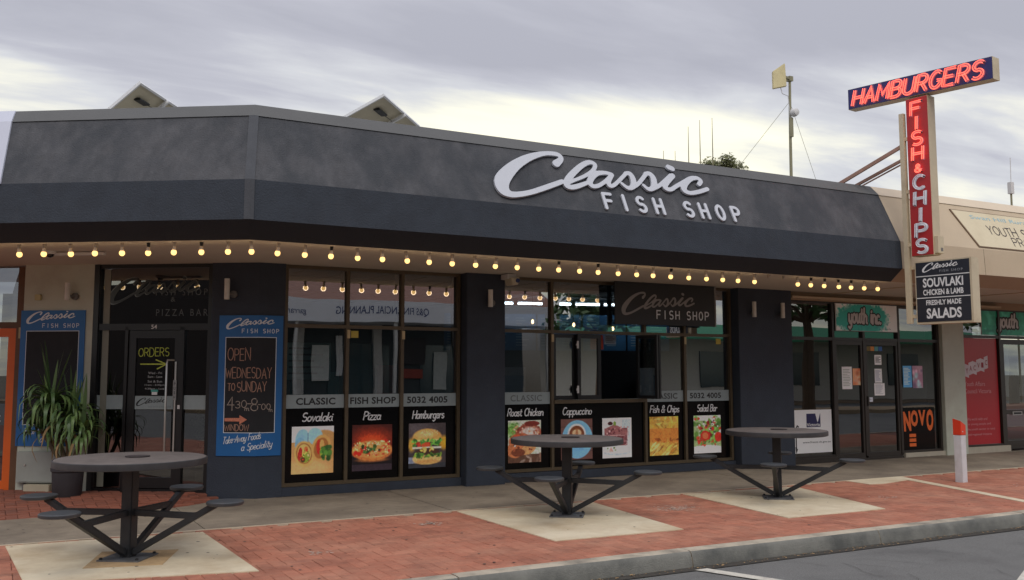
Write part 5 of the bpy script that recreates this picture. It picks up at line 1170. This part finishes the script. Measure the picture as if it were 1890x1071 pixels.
# stays running back to the roof
st_ = M('rusty_stay', S(150, 118, 104), .7, .2, 10)
for i, (v0, pe, w_) in enumerate(((4.93, (11.42, 10.5, 4.36), .05), (4.72, (11.75, 10.5, 4.36), .04), (4.66, (11.95, 10.5, 4.40), .018))):
    MB().bar(FS.p(-.03, v0, -.02), pe, w_, w_).build('stay', st_, bs_)

# ------------------------------------------------------------------ beige building with the youth centre
yb = empty('youth_centre_building', (12.0, 11.9, 0), 'beige building with the youth centre shopfront to the right of the fish shop', 'building')
cb = M('beige_fascia_paint', S(196, 178, 152), .7, .05, 2, .2, 50, dirt=S(170, 150, 124), dirt_amt=.5, dirt_scale=1.2)
cb2 = M('beige_lower_fascia', S(166, 142, 116), .75, .06, 2, .2, 50, dirt=S(136, 112, 88), dirt_amt=.4)
XR = 24.0
def strip2(name, keys, mat, x0, x1, dd=0.0):
    mb = MB()
    for a, b in zip(keys[:-1], keys[1:]):
        (da, za), (db, zb) = PR[a], PR[b]; mb.poly([cpt(da + dd, za, 'right', x0), cpt(da + dd, za, 'right', x1), cpt(db + dd, zb, 'right', x1), cpt(db + dd, zb, 'right', x0)])
    return mb.build(name, mat, yb, flatn=True)
strip2('lower_fascia', ['sof', 'k1'], cb2, 12.034, XR)
xs_ = [12.034, 14.0, 16.3, 18.6, 21, XR]
for a, b in zip(xs_[:-1], xs_[1:]): strip2('fascia_panel', ['k1', 'k2'], cb, a + .004, b - .004)
strip2('sloping_fascia', ['k2', 'cb'], cb, 12.034, XR); strip2('parapet_capping', ['cb2', 'ct', 'back', 'in'], M('pale_capping', S(206, 190, 166), .6, .05, 2), 12.034, XR)
strip2('joint_shadow', ['k1', 'k2'], M('joint_dark', S(90, 78, 64), .9), 12.034, XR, -.012)
MB().poly([(12.03, 9.85, SOF), (XR, 9.85, SOF), (XR, 12.2, SOF), (12.03, 12.2, SOF)]).build('soffit', sof_m, yb)
for x in (12.9, 15.6, 18.4): MB().box(x, x + .03, 9.9, 11.9, SOF - .012, SOF - .002).build('soffit_batten', cb, yb)
MB().box(11.9, 17.5, 11.74, 11.86, 2.80, 2.84).build('door_track', cb, yb); MB().box(11.9, 24, 11.86, 12.1, 2.78, SOF).build('head_wall', cb2, yb)
MB().extrude([(12.03, 10.37, 4.3), (XR, 10.37, 4.3), (XR, 22, 4.3), (12.03, 22, 4.3)], (0, 0, -.06)).build('roof', MATS['metal_roof'], yb)
y1 = window('window_frame', FA, [11.94, 13.0, 13.76, 14.68, 15.76], [0.10, 2.13, 2.78], darkbr, yb, fw=.055, skip=[(1, 0), (2, 0)], glass_mat=glass_dk, transom_skip=[(1, 0), (2, 0)])
panel('mullion', darkbr, FA, 12.42, 12.46, .13, 2.75, -.07, -.04, y1)
for (a, b) in ((13.03, 13.73), (13.79, 14.65)):
    d = MB()
    for u0, u1, v0, v1 in ((a, a + .05, .04, 2.10), (b - .05, b, .04, 2.10), (a + .05, b - .05, 2.03, 2.10), (a + .05, b - .05, .04, .13)): FA.box(d, u0, u1, v0, v1, -.05, 0)
    d = d.build('door', darkbr, yb); FA.quad(MB(), a + .05, b - .05, .13, 2.03, -.03).build('door_glass', glass_dk, d, flatn=True)
    if a > 13.5: panel('door_handle', M('handle_black', S(60, 56, 54), .4), FA, a + .01, a + .04, .95, 1.12, 0, .03, d)
panel('threshold', darkbr, FA, 13.0, 14.68, -.02, .04, -.1, .03, yb); panel('sill', darkbr, FA, 11.9, 13.0, -.05, .09, -.1, .03, yb)
panel('sill', M('concrete_sill', S(176, 168, 152), .8, .08, 8), FA, 14.71, 15.82, -.05, .085, -.1, .045, yb)
MB().box(15.80, 16.42, 11.82, 12.2, -.05, 2.80).build('pillar', beige_wall, yb, bevel=.005)
y2 = window('window_frame', FA, [16.45, 17.62, 18.75], [0.13, 2.24, 2.78], darkbr, yb, fw=.055, skip=[(0, 0), (1, 0)], glass_mat=glass_dk)
panel('sill', MATS['concrete_sill'], FA, 16.42, 17.75, -.05, .12, -.1, .05, yb)
panel('red_film', M('red_film', S(176, 38, 48), .3, .05, 2), FA, 16.48, 17.56, .16, 2.21, -.04, -.03, yb)
d = MB()
for u0, u1, v0, v1 in ((17.66, 17.74, .04, 2.2), (18.65, 18.72, .04, 2.2), (17.74, 18.65, 2.1, 2.2), (17.74, 18.65, .04, .2), (17.74, 18.65, .72, .80)): FA.box(d, u0, u1, v0, v1, -.05, 0)
d = d.build('door', darkbr, yb); FA.quad(MB(), 17.74, 18.65, .2, 2.1, -.03).build('door_glass', glass_dk, d, flatn=True)
panel('letter_slot', M('slot_metal', S(170, 170, 166), .4), FA, 17.92, 18.22, .70, .77, .001, .01, d); panel('slot_gap', blackfr, FA, 17.95, 18.19, .715, .755, .010, .012, d)
panel('wall', beige_wall, FA, 18.8, 24, -.05, 2.8, -.2, 0, yb)
# inside: dim room
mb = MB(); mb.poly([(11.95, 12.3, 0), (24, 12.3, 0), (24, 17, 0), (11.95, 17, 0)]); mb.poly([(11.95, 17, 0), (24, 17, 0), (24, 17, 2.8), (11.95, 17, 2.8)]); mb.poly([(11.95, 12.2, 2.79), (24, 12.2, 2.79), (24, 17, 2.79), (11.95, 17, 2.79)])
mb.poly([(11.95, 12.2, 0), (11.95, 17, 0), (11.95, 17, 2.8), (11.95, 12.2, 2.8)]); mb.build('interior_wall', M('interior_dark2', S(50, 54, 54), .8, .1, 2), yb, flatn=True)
# youth inc. header sign
def teal_pic(w, h, seed, white_right=True):
    p = Pic(w, h, (40, 150, 138) if white_right else (34, 140, 110)); n = p.noise(6) * .6 + p.noise(2) * .4
    if white_right:
        d = np.hypot((p.x - .42) / .5, (p.y - .45) / .7); p.put(np.clip((d + (n - .5) * .7 - .75) * 6, 0, 1), (196, 202, 200)); p.put(np.clip((n - .55) * 5, 0, 1) * (d < .9), (24, 120, 112), .7)
    else: p.put(np.clip((n - .45) * 4, 0, 1), (24, 110, 96), .8); p.put(np.clip((p.noise(4) - .6) * 4, 0, 1), (90, 190, 170), .6)
    return p
r = empty('youth_sign', FA.p(13.8, 2.28, .01), 'teal and white header sign reading youth inc. above the glass doors', 'sign')
panel('sign_board', white_p, FA, 13.05, 14.63, 2.275, 2.76, .014, .03, r, bevel=.002); me = teal_pic(80, 26, 1).mesh(1.56, .47); o = link('print', me, r); place(o, FA, 13.06, 2.283, .0315, parent=r)
def graffiti(txt, fr, u, v, w, h, width, parent, r_in, r_out):
    ls, wd = stroke_text(txt, h, .8, .16, .12, .03); k = width / wd; ls = [[(x * k, y) for x, y in l] for l in ls]
    me = sdf_mesh([[(x, y, r_out) for x, y in l] for l in ls], h * .022, 0, 'lettering_outline'); me.materials.append(blk_t); o = link('lettering_outline', me, parent); place(o, fr, u, v, w, parent=parent)
    me = sdf_mesh([[(x, y, r_in) for x, y in l] for l in ls], h * .022, 0, 'lettering'); me.materials.append(M('grey_white_lettering', S(200, 196, 196), .5, .08, 20)); o = link('lettering', me, parent); place(o, fr, u, v, w + .0015, parent=parent)
graffiti('youth inc.', FA, 13.37, 2.42, .033, .27, .82, r, .022, .045)
text('lettering', 'youth', M('tiny_teal', S(60, 120, 120), .5), FA, 14.3, 2.31, .033, .03, .3, 0, r)
r = empty('youth_sign', FA.p(18.0, 2.28, .01), 'green header banner beginning youth, at the right edge above the door', 'sign')
panel('sign_board', white_p, FA, 17.1, 18.72, 2.28, 2.77, -.028, -.012, r); me = teal_pic(60, 22, 2, False).mesh(1.6, .48); o = link('print', me, r); place(o, FA, 17.11, 2.284, -.0105, parent=r)
graffiti('youth', FA, 17.60, 2.44, -.009, .27, .62, r, .024, .06)
# red film lettering
pinkt = M('pink_lettering', S(206, 150, 154), .5)
for i, ch in enumerate('YACVIC'):
    u = 16.56 + i * .118; dv = .02 * (i % 2) + i * .028; MB().extrude([FA.p(u, 1.44 + dv + .03 * (i % 2 == 0), -.029), FA.p(u + .115, 1.44 + dv + .03 * (i % 2), -.029), FA.p(u + .115, 1.68 + dv + .03 * (i % 2), -.029), FA.p(u, 1.68 + dv + .03 * (i % 2 == 0), -.029)], (0, -.003, 0)).build('logo_tile', M('logo_tile', S(214, 200, 204), .5), yb)
    text('lettering', ch, M('red_letter', S(150, 30, 44), .5), FA, u + .058, 1.525 + dv, -.0235, .10, .07, .01, yb)
text('lettering', 'Youth Affairs', pinkt, FA, 16.53, 1.28, -.028, .085, .62, 0, yb, 'LEFT'); text('lettering', 'Council Victoria', pinkt, FA, 16.53, 1.14, -.028, .085, .80, 0, yb, 'LEFT')
for i, (ln, w_) in enumerate((('We work with and', .62), ('for young people and', .72), ('the youth sector in rural', .84), ('and regional Victoria', .74))): text('lettering', ln, pinkt, FA, 16.55, .62 - i * .10, -.028, .055, w_, 0, yb, 'LEFT')
# billboard on the fascia
slope2 = Frame((0, 11.9 - 2.25, 3.52), (1, 0, 0), slope_v)
r = empty('fascia_sign', (15, 9.7, 3.6), 'slanted cream sign with black youth support program lettering on the beige fascia', 'sign')
def quadbox(name, mat, fr, q, w0, w1, parent): return MB().hexa([fr.p(u, v, w0) for u, v in q] + [fr.p(u, v, w1) for u, v in q]).build(name, mat, parent)
quadbox('sign_frame', M('brown_trim', S(120, 98, 78), .6), slope2, [(13.90, .03), (19.6, .03), (19.6, .74), (13.62, .74)], .004, .016, r)
quadbox('sign_face', M('cream_sign_face', S(214, 202, 172), .6, .05, 3, dirt=S(188, 170, 136), dirt_amt=.5), slope2, [(13.92, .045), (19.58, .045), (19.58, .725), (13.65, .725)], .016, .020, r)
drip = M('sign_black', S(60, 50, 52), .6)
handwriting('lettering', 'YOUTH SUPPORT', drip, slope2, 14.35, .30, .022, .17, .009, r, jit=.05, width=1.95); handwriting('lettering', 'PROGRAM', drip, slope2, 14.87, .10, .022, .17, .009, r, jit=.05, width=1.2)
text('lettering', 'Swan Hill Rural City Council', M('faded_blue', S(150, 186, 196), .6), slope2, 14.05, .56, .022, .10, 2.9, .004, r, 'LEFT')
# victoria / freeza poster, novo poster
r = empty('white_poster', FA.p(12.4, .18, -.02), 'large white poster with a navy logo low in the left youth centre window', 'poster')
panel('sheet', M('poster_white', S(240, 240, 240), .5, .02), FA, 11.985, 12.93, .175, .905, -.032, -.027, r); navy = M('navy_ink', S(34, 34, 84), .5)
quadbox('logo', navy, FA, [(12.33, .61), (12.66, .61), (12.66, .84), (12.33, .84)], -.027, -.0262, r); quadbox('logo_notch', MATS['poster_white'], FA, [(12.585, .70), (12.60, .70), (12.655, .842), (12.54, .842)], -.0262, -.0258, r)
text('lettering', 'Victoria', MATS['poster_white'], FA, 12.49, .625, -.0255, .055, .31, .012, r)
text('lettering', 'The Place To Be', navy, FA, 12.49, .545, -.0255, .028, .25, 0, r); text('lettering', 'www.freeza.vic.gov.au', blk_t, FA, 12.56, .33, -.0255, .045, .66, .003, r)
me = ribbon_mesh([cat_line(l) for l in [[(0, 0), (0, .34), (.03, .38), (.06, .36)], [(-.01, .02), (.0, -.07), (.02, -.01)]]], .012); me.materials.append(blk_t); o = link('curled_cord', me, r); place(o, FA, 12.08, .26, -.0255, parent=r)
r = empty('dark_poster', FA.p(15.15, .12, -.02), 'dark poster with arched orange letters low in the right window of the youth centre', 'poster')
panel('sheet', blackvin, FA, 14.74, 15.62, .13, .90, -.032, -.027, r); orange = M('orange_ink', S(226, 104, 40), .5, .06, 6)
for i, (c, u, v, h, rr_) in enumerate((('N', 14.87, .47, .36, .04), ('O', 15.06, .55, .30, .0), ('V', 15.27, .56, .29, 0), ('O', 15.48, .46, .40, -.04))):
    text('lettering', c, orange, FA, u, v, -.025, h, .195, .05, r, rot=rr_)
for i, tx in enumerate(('SINCE', 'YOUR', 'CHURCH')): panel('orange_label', orange, FA, 14.91, 15.09, .36 - i * .085, .42 - i * .085, -.027, -.0262, r)
# notices on the doors
def pr_lines(c0, c1, w=20, h=28, seed=0, img=False):
    p = Pic(w, h, c0)
    if img: p.blobs(14, (0, 1, 0, 1), .25, c1, .7, .8)
    else:
        for k in range(3, h - 3, 2): p.rect(.12, .12 + p.rs.uniform(.4, .76), 1 - (k + 1) / h, 1 - k / h, c1)
    return p
notices = [((13.22, 13.47, 1.25, 1.645), pr_lines((204, 212, 200), (150, 156, 150)), 'tall pale green notice on the left glass door'), ((13.49, 13.70, 1.32, 1.615), pr_lines((206, 140, 100), [(220, 170, 140), (196, 110, 70)], 20, 28, 0, True), 'small orange flyer beside the pale green notice'),
 ((14.06, 14.24, 1.68, 1.86), pr_lines((206, 206, 206), (30, 30, 32), 16, 16), 'top white card with a black mark on the right glass door'), ((14.05, 14.24, 1.36, 1.61), pr_lines((196, 200, 210), (140, 146, 160)), 'middle white notice on the right glass door'), ((14.03, 14.30, 1.13, 1.35), pr_lines((206, 210, 214), (150, 154, 160)), 'lowest and widest white notice on the right glass door'),
 ((14.80, 15.04, 1.27, 1.665), pr_lines((80, 150, 196), (180, 206, 222), 20, 30), 'blue notice in the right window of the youth centre'), ((15.06, 15.34, 1.255, 1.665), pr_lines((150, 110, 130), [(200, 160, 176), (110, 84, 110), (170, 200, 206)], 20, 30, 0, True), 'pink and grey picture flyer beside the blue notice'), ((13.84, 13.98, 1.02, 1.10), pr_lines((176, 180, 190), (120, 124, 130), 12, 8), 'small grey card above the right door handle')]
for (a, b, c, d_), pp, lab in notices:
    r = empty('notice', FA.p((a + b) / 2, c, -.02), lab, 'notice', 'notices stuck on the youth centre glass'); o = link('sheet', pp.mesh(b - a, d_ - c), r); place(o, FA, a, c, -.026, parent=r)
r = empty('sticker_strip', FA.p(14.0, 1.95, -.02), 'row of small coloured stickers along the top of the right glass door', 'stickers')
for i, c in enumerate(((120, 104, 40), (220, 140, 60), (90, 160, 160), (50, 100, 170))): panel('sticker', M('sticker_%s' % ('olive', 'amber', 'aqua', 'azure')[i], S(*c), .5), FA, 13.86 + i * .105, 13.955 + i * .105, 1.93, 2.01, -.029, -.026, r)

# ------------------------------------------------------------------ shop with the orange door, left
lb = empty('orange_door_shop', FB.p(-3.2, 0), 'shop with an orange door frame and white canopy at the left edge', 'building')
MB().extrude([(p[0], p[1], -.05) for p in (ab(2.17, -.3), ab(2.17, .03), ab(3.105, .03), ab(3.105, -.3))], (0, 0, SOF + .05)).build('wall', beige_wall, lb)
brn = M('brown_timber', S(96, 66, 42), .6, .15, 8)
panel('door_jamb', brn, FB, -3.20, -3.108, 0, 2.9, -.08, .02, lb); panel('transom', brn, FB, -4.6, -3.20, 2.115, 2.19, -.08, .01, lb)
orm = M('orange_door_paint', S(214, 96, 26), .5, .08, 4); d = MB()
FB.box(d, -3.31, -3.205, .02, 2.11, -.05, .005); FB.box(d, -4.2, -3.31, 2.0, 2.11, -.05, .005); FB.box(d, -4.2, -3.31, .02, .18, -.05, .005)
d = d.build('orange_door', orm, lb); FB.quad(MB(), -4.2, -3.31, .18, 2.0, -.02).build('door_glass', glass_dk, d, flatn=True); text('lettering', 'S', white_v, FB, -3.42, .9, -.015, .11, .09, .01, d if False else lb)
FB.quad(MB(), -4.6, -3.20, 2.19, 2.9, -.03).build('pane', glass_dk, lb, flatn=True)
panel('catch', M('cream_catch2', S(176, 160, 120), .5), FB, -3.16, -3.125, 1.98, 2.12, .021, .03, lb)
panel('wall', interior, FB, -6, -3.0, 0, 2.9, -4, -3.9, lb)
wc = M('white_canopy_panel', S(186, 190, 204), .5, .03, 2); mb = MB()
for a, b in (('k1', 'k2'), ('k2', 'cb'), ('cb', 'ct')):
    (da, za), (db, zb) = PR[a], PR[b]
    if a == 'k1': continue
    mb.poly([cpt(da + .02, za, 'left', 7), cpt(da + .02, za, 'left', send(da)), cpt(db + .02, zb, 'left', send(db)), cpt(db + .02, zb, 'left', 7)]); mb.poly([cpt(da + .02, za, 'left', send(da)), cpt(da - .06, za, 'left', send(da)), cpt(db - .06, zb, 'left', send(db)), cpt(db + .02, zb, 'left', send(db))])
mb.build('white_canopy', wc, lb, flatn=True)

# ------------------------------------------------------------------ roof things
def solar(P, az, tau, W_, L_, lab):
    P = Vector(P); e1 = Vector((sin(az), cos(az), 0)); dh = Vector((sin(az - pi / 2), cos(az - pi / 2), 0)); e2 = dh * cos(tau) - Vector((0, 0, sin(tau))); n_ = e1.cross(e2).normalized()
    if n_.z < 0: n_ = -n_
    t = empty('solar_panel', P, lab, 'solar panel', 'solar panels on the roof'); fr = M('aluminium_frame', S(226, 228, 230), .4, .06, 6, metal=.3)
    f = lambda a, b, c: P + e1 * a + e2 * b + n_ * c
    MB().hexa([f(.02, .02, -.008), f(W_ - .02, .02, -.008), f(W_ - .02, L_ - .02, -.008), f(.02, L_ - .02, -.008), f(.02, .02, 0), f(W_ - .02, .02, 0), f(W_ - .02, L_ - .02, 0), f(.02, L_ - .02, 0)]).build('backsheet', M('backsheet', S(200, 192, 168), .6, .06, 4), t)
    mb = MB()
    for a0, a1, b0, b1 in ((0, W_, 0, .035), (0, W_, L_ - .035, L_), (0, .035, .035, L_ - .035), (W_ - .035, W_, .035, L_ - .035)): mb.hexa([f(a0, b0, -.04), f(a1, b0, -.04), f(a1, b1, -.04), f(a0, b1, -.04), f(a0, b0, .004), f(a1, b0, .004), f(a1, b1, .004), f(a0, b1, .004)])
    mb.build('frame', fr, t); 
    MB().bar(f(W_ * .52, 0, -.07), f(W_ * .52, L_, -.07), .05, .05).build('rail', fr, t); MB().bar(f(-.1, L_ * .62, -.065), f(W_, L_ * .62, -.065), .04, .04).build('rail', fr, t)
    MB().bar(f(W_ * .16, L_ * .22, -.03), f(W_ * .36, L_ * .22, -.03), .12, .04).build('junction_box', sockb, t, bevel=.01); MB().tube([f(W_ * .36, L_ * .22, -.03), f(W_ * .5, L_ * .2, -.07), f(W_ * .6, L_ * .3, -.05)], .006, 5).build('cable', sockb, t)
    MB().bar(f(W_ * .52, .3, -.07), Vector((f(W_ * .52, .3, 0).x, f(W_ * .52, .3, 0).y, 4.2)), .04).build('leg', fr, t); MB().bar(f(W_ * .9, .1, -.07), Vector((f(W_ * .9, .1, 0).x, f(W_ * .9, .1, 0).y, 4.2)), .04).build('leg', fr, t)
solar((1.88, 15.5, 6.10), radians(33), radians(40), 1.8, 1.2, 'tilted solar panel seen from below, left one above the parapet')
solar((5.57, 14.5, 6.16), radians(40), radians(26), 2.1, 1.3, 'tilted solar panel seen from below, right one above the parapet')
galv = M('galvanised_pipe', S(140, 136, 110), .5, .15, 10, metal=.3)
t = empty('antenna_mast', (14.27, 14, 4.24), 'guyed mast with a flat square antenna and a small round dish on the roof', 'antenna mast')
MB().tube([(14.24, 14, 4.2), (14.26, 14, 6.3), (14.29, 14, 7.58)], [.034, .03, .026], 8).build('pole', galv, t, smooth=True)
MB().hexa([Vector((13.80, 13.98, 7.30)), Vector((14.06, 13.86, 7.36)), Vector((14.09, 13.92, 7.36)), Vector((13.83, 14.04, 7.30)), Vector((13.80, 13.98, 7.66)), Vector((14.03, 13.86, 7.84)), Vector((14.06, 13.92, 7.84)), Vector((13.83, 14.04, 7.66))]).build('panel_antenna', M('cream_antenna', S(206, 194, 150), .5), t, bevel=.01)
MB().bar((14.05, 13.94, 7.58), (14.36, 14, 7.58), .045).build('arm', galv, t); MB().box(14.24, 14.34, 13.95, 14.05, 7.53, 7.63).build('clamp', galv, t)
MB().lathe([(.01, -.12), (.07, -.1), (.088, -.04), (.088, .0), (.02, .02)], (14.29, 13.93, 6.85), 16, axis='y').build('small_dish', white_p, t, smooth=True)
MB().tube([(14.27, 13.97, 6.75), (14.26, 13.96, 6.35)], .04, 6).build('radio_box', galv, t); MB().tube([(13.98, 13.95, 7.34), (14.02, 13.95, 7.22), (14.2, 13.97, 7.2), (14.23, 13.97, 6.9), (14.25, 13.97, 6.7)], .008, 5).build('cable', white_p, t)
MB().tube([(14.27, 14, 7.1), (12.6, 15.5, 4.3)], .004, 4).build('guy_wire', galv, t); MB().tube([(14.27, 14, 7.1), (16.2, 14.6, 4.3)], .004, 4).build('guy_wire', galv, t)
MB().box(14.15, 14.35, 13.9, 14.1, 4.18, 4.24).build('foot', galv, t)
for i, (x, zt, lab) in enumerate(((24.84, 11.6, 'leftmost of three tall whip aerials on the skyline'), (25.45, 11.95, 'middle of three tall whip aerials on the skyline'), (26.12, 12.13, 'rightmost of three tall whip aerials on the skyline, by the treetop'), (23.55, 10.45, 'short whip aerial on the skyline left of the tall three'), (24.14, 10.5, 'short whip aerial on the skyline just left of the tall three'))):
    t = empty('whip_aerial', (x, 30, 4), lab, 'aerial', 'whip aerials beyond the roof'); MB().tube([(x, 30, 0), (x, 30, zt - 1.5), (x, 30, zt)], [.03, .022, .010], 6).build('whip', galv, t)
t = empty('roof_aerial', (46, 30, 9), 'thin aerial above the beige roof at the right edge', 'aerial'); MB().tube([(45.95, 30, 0), (45.98, 30, 10.9)], .05, 6).build('pole', galv, t); MB().tube([(46.0, 30, 10.7), (46.05, 30, 12.6)], .02, 5).build('whip', white_p, t); MB().box(45.85, 46.1, 29.9, 30.1, 10.7, 11.3).build('radio_box', white_p, t)
# tree beyond the roof
rs = random.Random(9)
def tree(x, y, h, r, lab, n=900, group=None, c=(96, 104, 60), leaf=(.12, .3), squash=.7):
    t = empty('tree', (x, y, 0), lab, 'tree', group); MB().tube([(x, y, 0), (x + .1, y, h * .45), (x - .2, y, h * .75)], [r * .10, r * .07, r * .03], 8).build('trunk', M('bark', S(92, 76, 60), .9, .2, 5), t, smooth=True)
    mb = MB(); lb_ = MB()
    for k in range(16):
        a = rs.uniform(0, 6.28); d = rs.uniform(.2, .85) * r; c_ = Vector((x + cos(a) * d, y + sin(a) * d, h - r * squash + rs.uniform(-.45, .5) * r * squash)); lb_.tube([(x, y, h * .55), (c_ + Vector((x, y, h * .6))) / 2, c_], [r * .04, r * .025, r * .01], 5)
        foliage(mb, c_, (r * .36, r * .36, r * .28), n // 16, leaf[0], leaf[1], rs)
    lb_.build('limbs', MATS['bark'], t); mb.build('crown', M('leaves_%d' % c[1], S(*c), .7, .4, .8), t, flatn=True)
tree(39.6, 45, 15.05, 1.6, 'bushy treetop poking above the grey parapet', 3000, None, (100, 104, 62), (.06, .15), .6)
# ------------------------------------------------------------------ the far side of the street (it shows in the shop glass)
fo = Frame((0, -13, 0), (-1, 0, 0))
ob = empty('financial_planning_shop', (14, -13, 0), 'low building across the road with a long white fascia and brown tiled roof', 'building')
brick_far = M('far_brick', S(62, 70, 72), .85, .1, 3); roof_far = M('far_roof', S(150, 112, 98), .8, .1, 3)
MB().box(2, 21, -20, -13.2, 0, 3.5).build('wall', brick_far, ob); MB().box(1.5, 21.5, -13.2, -11.0, 3.5, 4.35).build('fascia', M('far_white', S(226, 228, 230), .6, .03), ob)
MB().extrude([(1.5, -11.2, 4.35), (21.5, -11.2, 4.35), (21.5, -16, 7.2), (1.5, -16, 7.2)], (0, 0, -.1)).build('roof', roof_far, ob)
fo2 = Frame((0, -10.99, 0), (-1, 0, 0)); text('lettering', 'Q&S FINANCIAL PLANNING', M('far_navy', S(40, 60, 110), .6), fo2, -13.5, 3.74, .0, .36, 3.9, .005, ob); text('lettering', 'garrards', M('far_navy', S(40, 60, 110), .6), fo2, -9.9, 3.70, .0, .30, 1.0, .0, ob)
for x in (4, 8, 12, 16): MB().box(x, x + 2.6, -13.2, -13.15, .5, 2.7).build('window', M('far_glass', S(60, 80, 84), .1), ob)
for x in (3.0, 7.2, 10.6, 13.9, 17.6): MB().box(x, x + .35, -13.2, -13.0, 0, 3.5).build('pier', M('pale_pier', S(196, 196, 190), .7), ob)
for x, w_, z0, z1, c_ in ((14.9, 1.3, 1.9, 3.0, (44, 40, 42)), (15.2, .9, 1.3, 1.7, (150, 60, 44)), (11.3, .7, 1.2, 2.6, (210, 212, 206)), (9.2, .5, 1.1, 1.8, (206, 110, 60)), (16.6, .6, .8, 2.4, (190, 196, 190)), (12.3, .25, 1.4, 3.0, (220, 222, 220)), (5.2, 1.1, 1.2, 2.2, (120, 170, 170))):
    MB().box(x, x + w_, -13.12, -13.06, z0, z1).build('window_sign', M('ws_%d' % c_[0], S(*c_), .6), ob)
for x in (2, 6, 10, 14, 18, 21): MB().box(x, x + .12, -11.2, -11.08, 0, 3.5).build('verandah_post', M('pale_pier', S(196, 196, 190), .7), ob)
ob = empty('white_hall', (36, -14, 0), 'long white building with a green awning across the road', 'building'); MB().box(22.5, 62, -22, -14.2, 0, 3.6).build('wall', M('far_cream', S(214, 210, 200), .7, .05), ob); MB().extrude([(22.4, -14.2, 3.9), (62, -14.2, 3.9), (62, -11.6, 3.1), (22.4, -11.6, 3.1)], (0, 0, .1)).build('awning', M('green_awning', S(40, 130, 90), .6, .08), ob)
for x in (26, 32, 38, 46): MB().box(x, x + 2.4, -14.2, -14.12, .8, 2.6).build('window', MATS['far_glass'], ob)
ob = empty('brick_block', (-14, -14, 0), 'dark brick block across the road to the left', 'building'); MB().box(-60, 0, -24, -14, 0, 7.5).build('wall', M('far_dark_brick', S(58, 50, 46), .85, .12, 2), ob)
for x in (-30, -22, -14, -7): MB().box(x, x + 3, -14, -13.92, .6, 2.8).build('window', MATS['far_glass'], ob)
struct('median_strip', MB().box(-45, 70, -6.2, -3.6, -.2, .01), M('median_paving', S(150, 130, 104), .9, .15, 3))
for i, (x, y, h, r_) in enumerate(((-6, -5, 6.2, 2.4), (-13, -5, 6.5, 2.6), (19.5, -5, 5.4, 2.0), (30, -5, 6.6, 2.8), (44, -5.2, 6.4, 2.6))):
    tree(x, y, h, r_, ('first', 'second', 'third', 'fourth', 'fifth')[i] + ' street tree on the median, counted from the left', 700, 'street trees on the median', (70, 100, 52), (.12, .26))
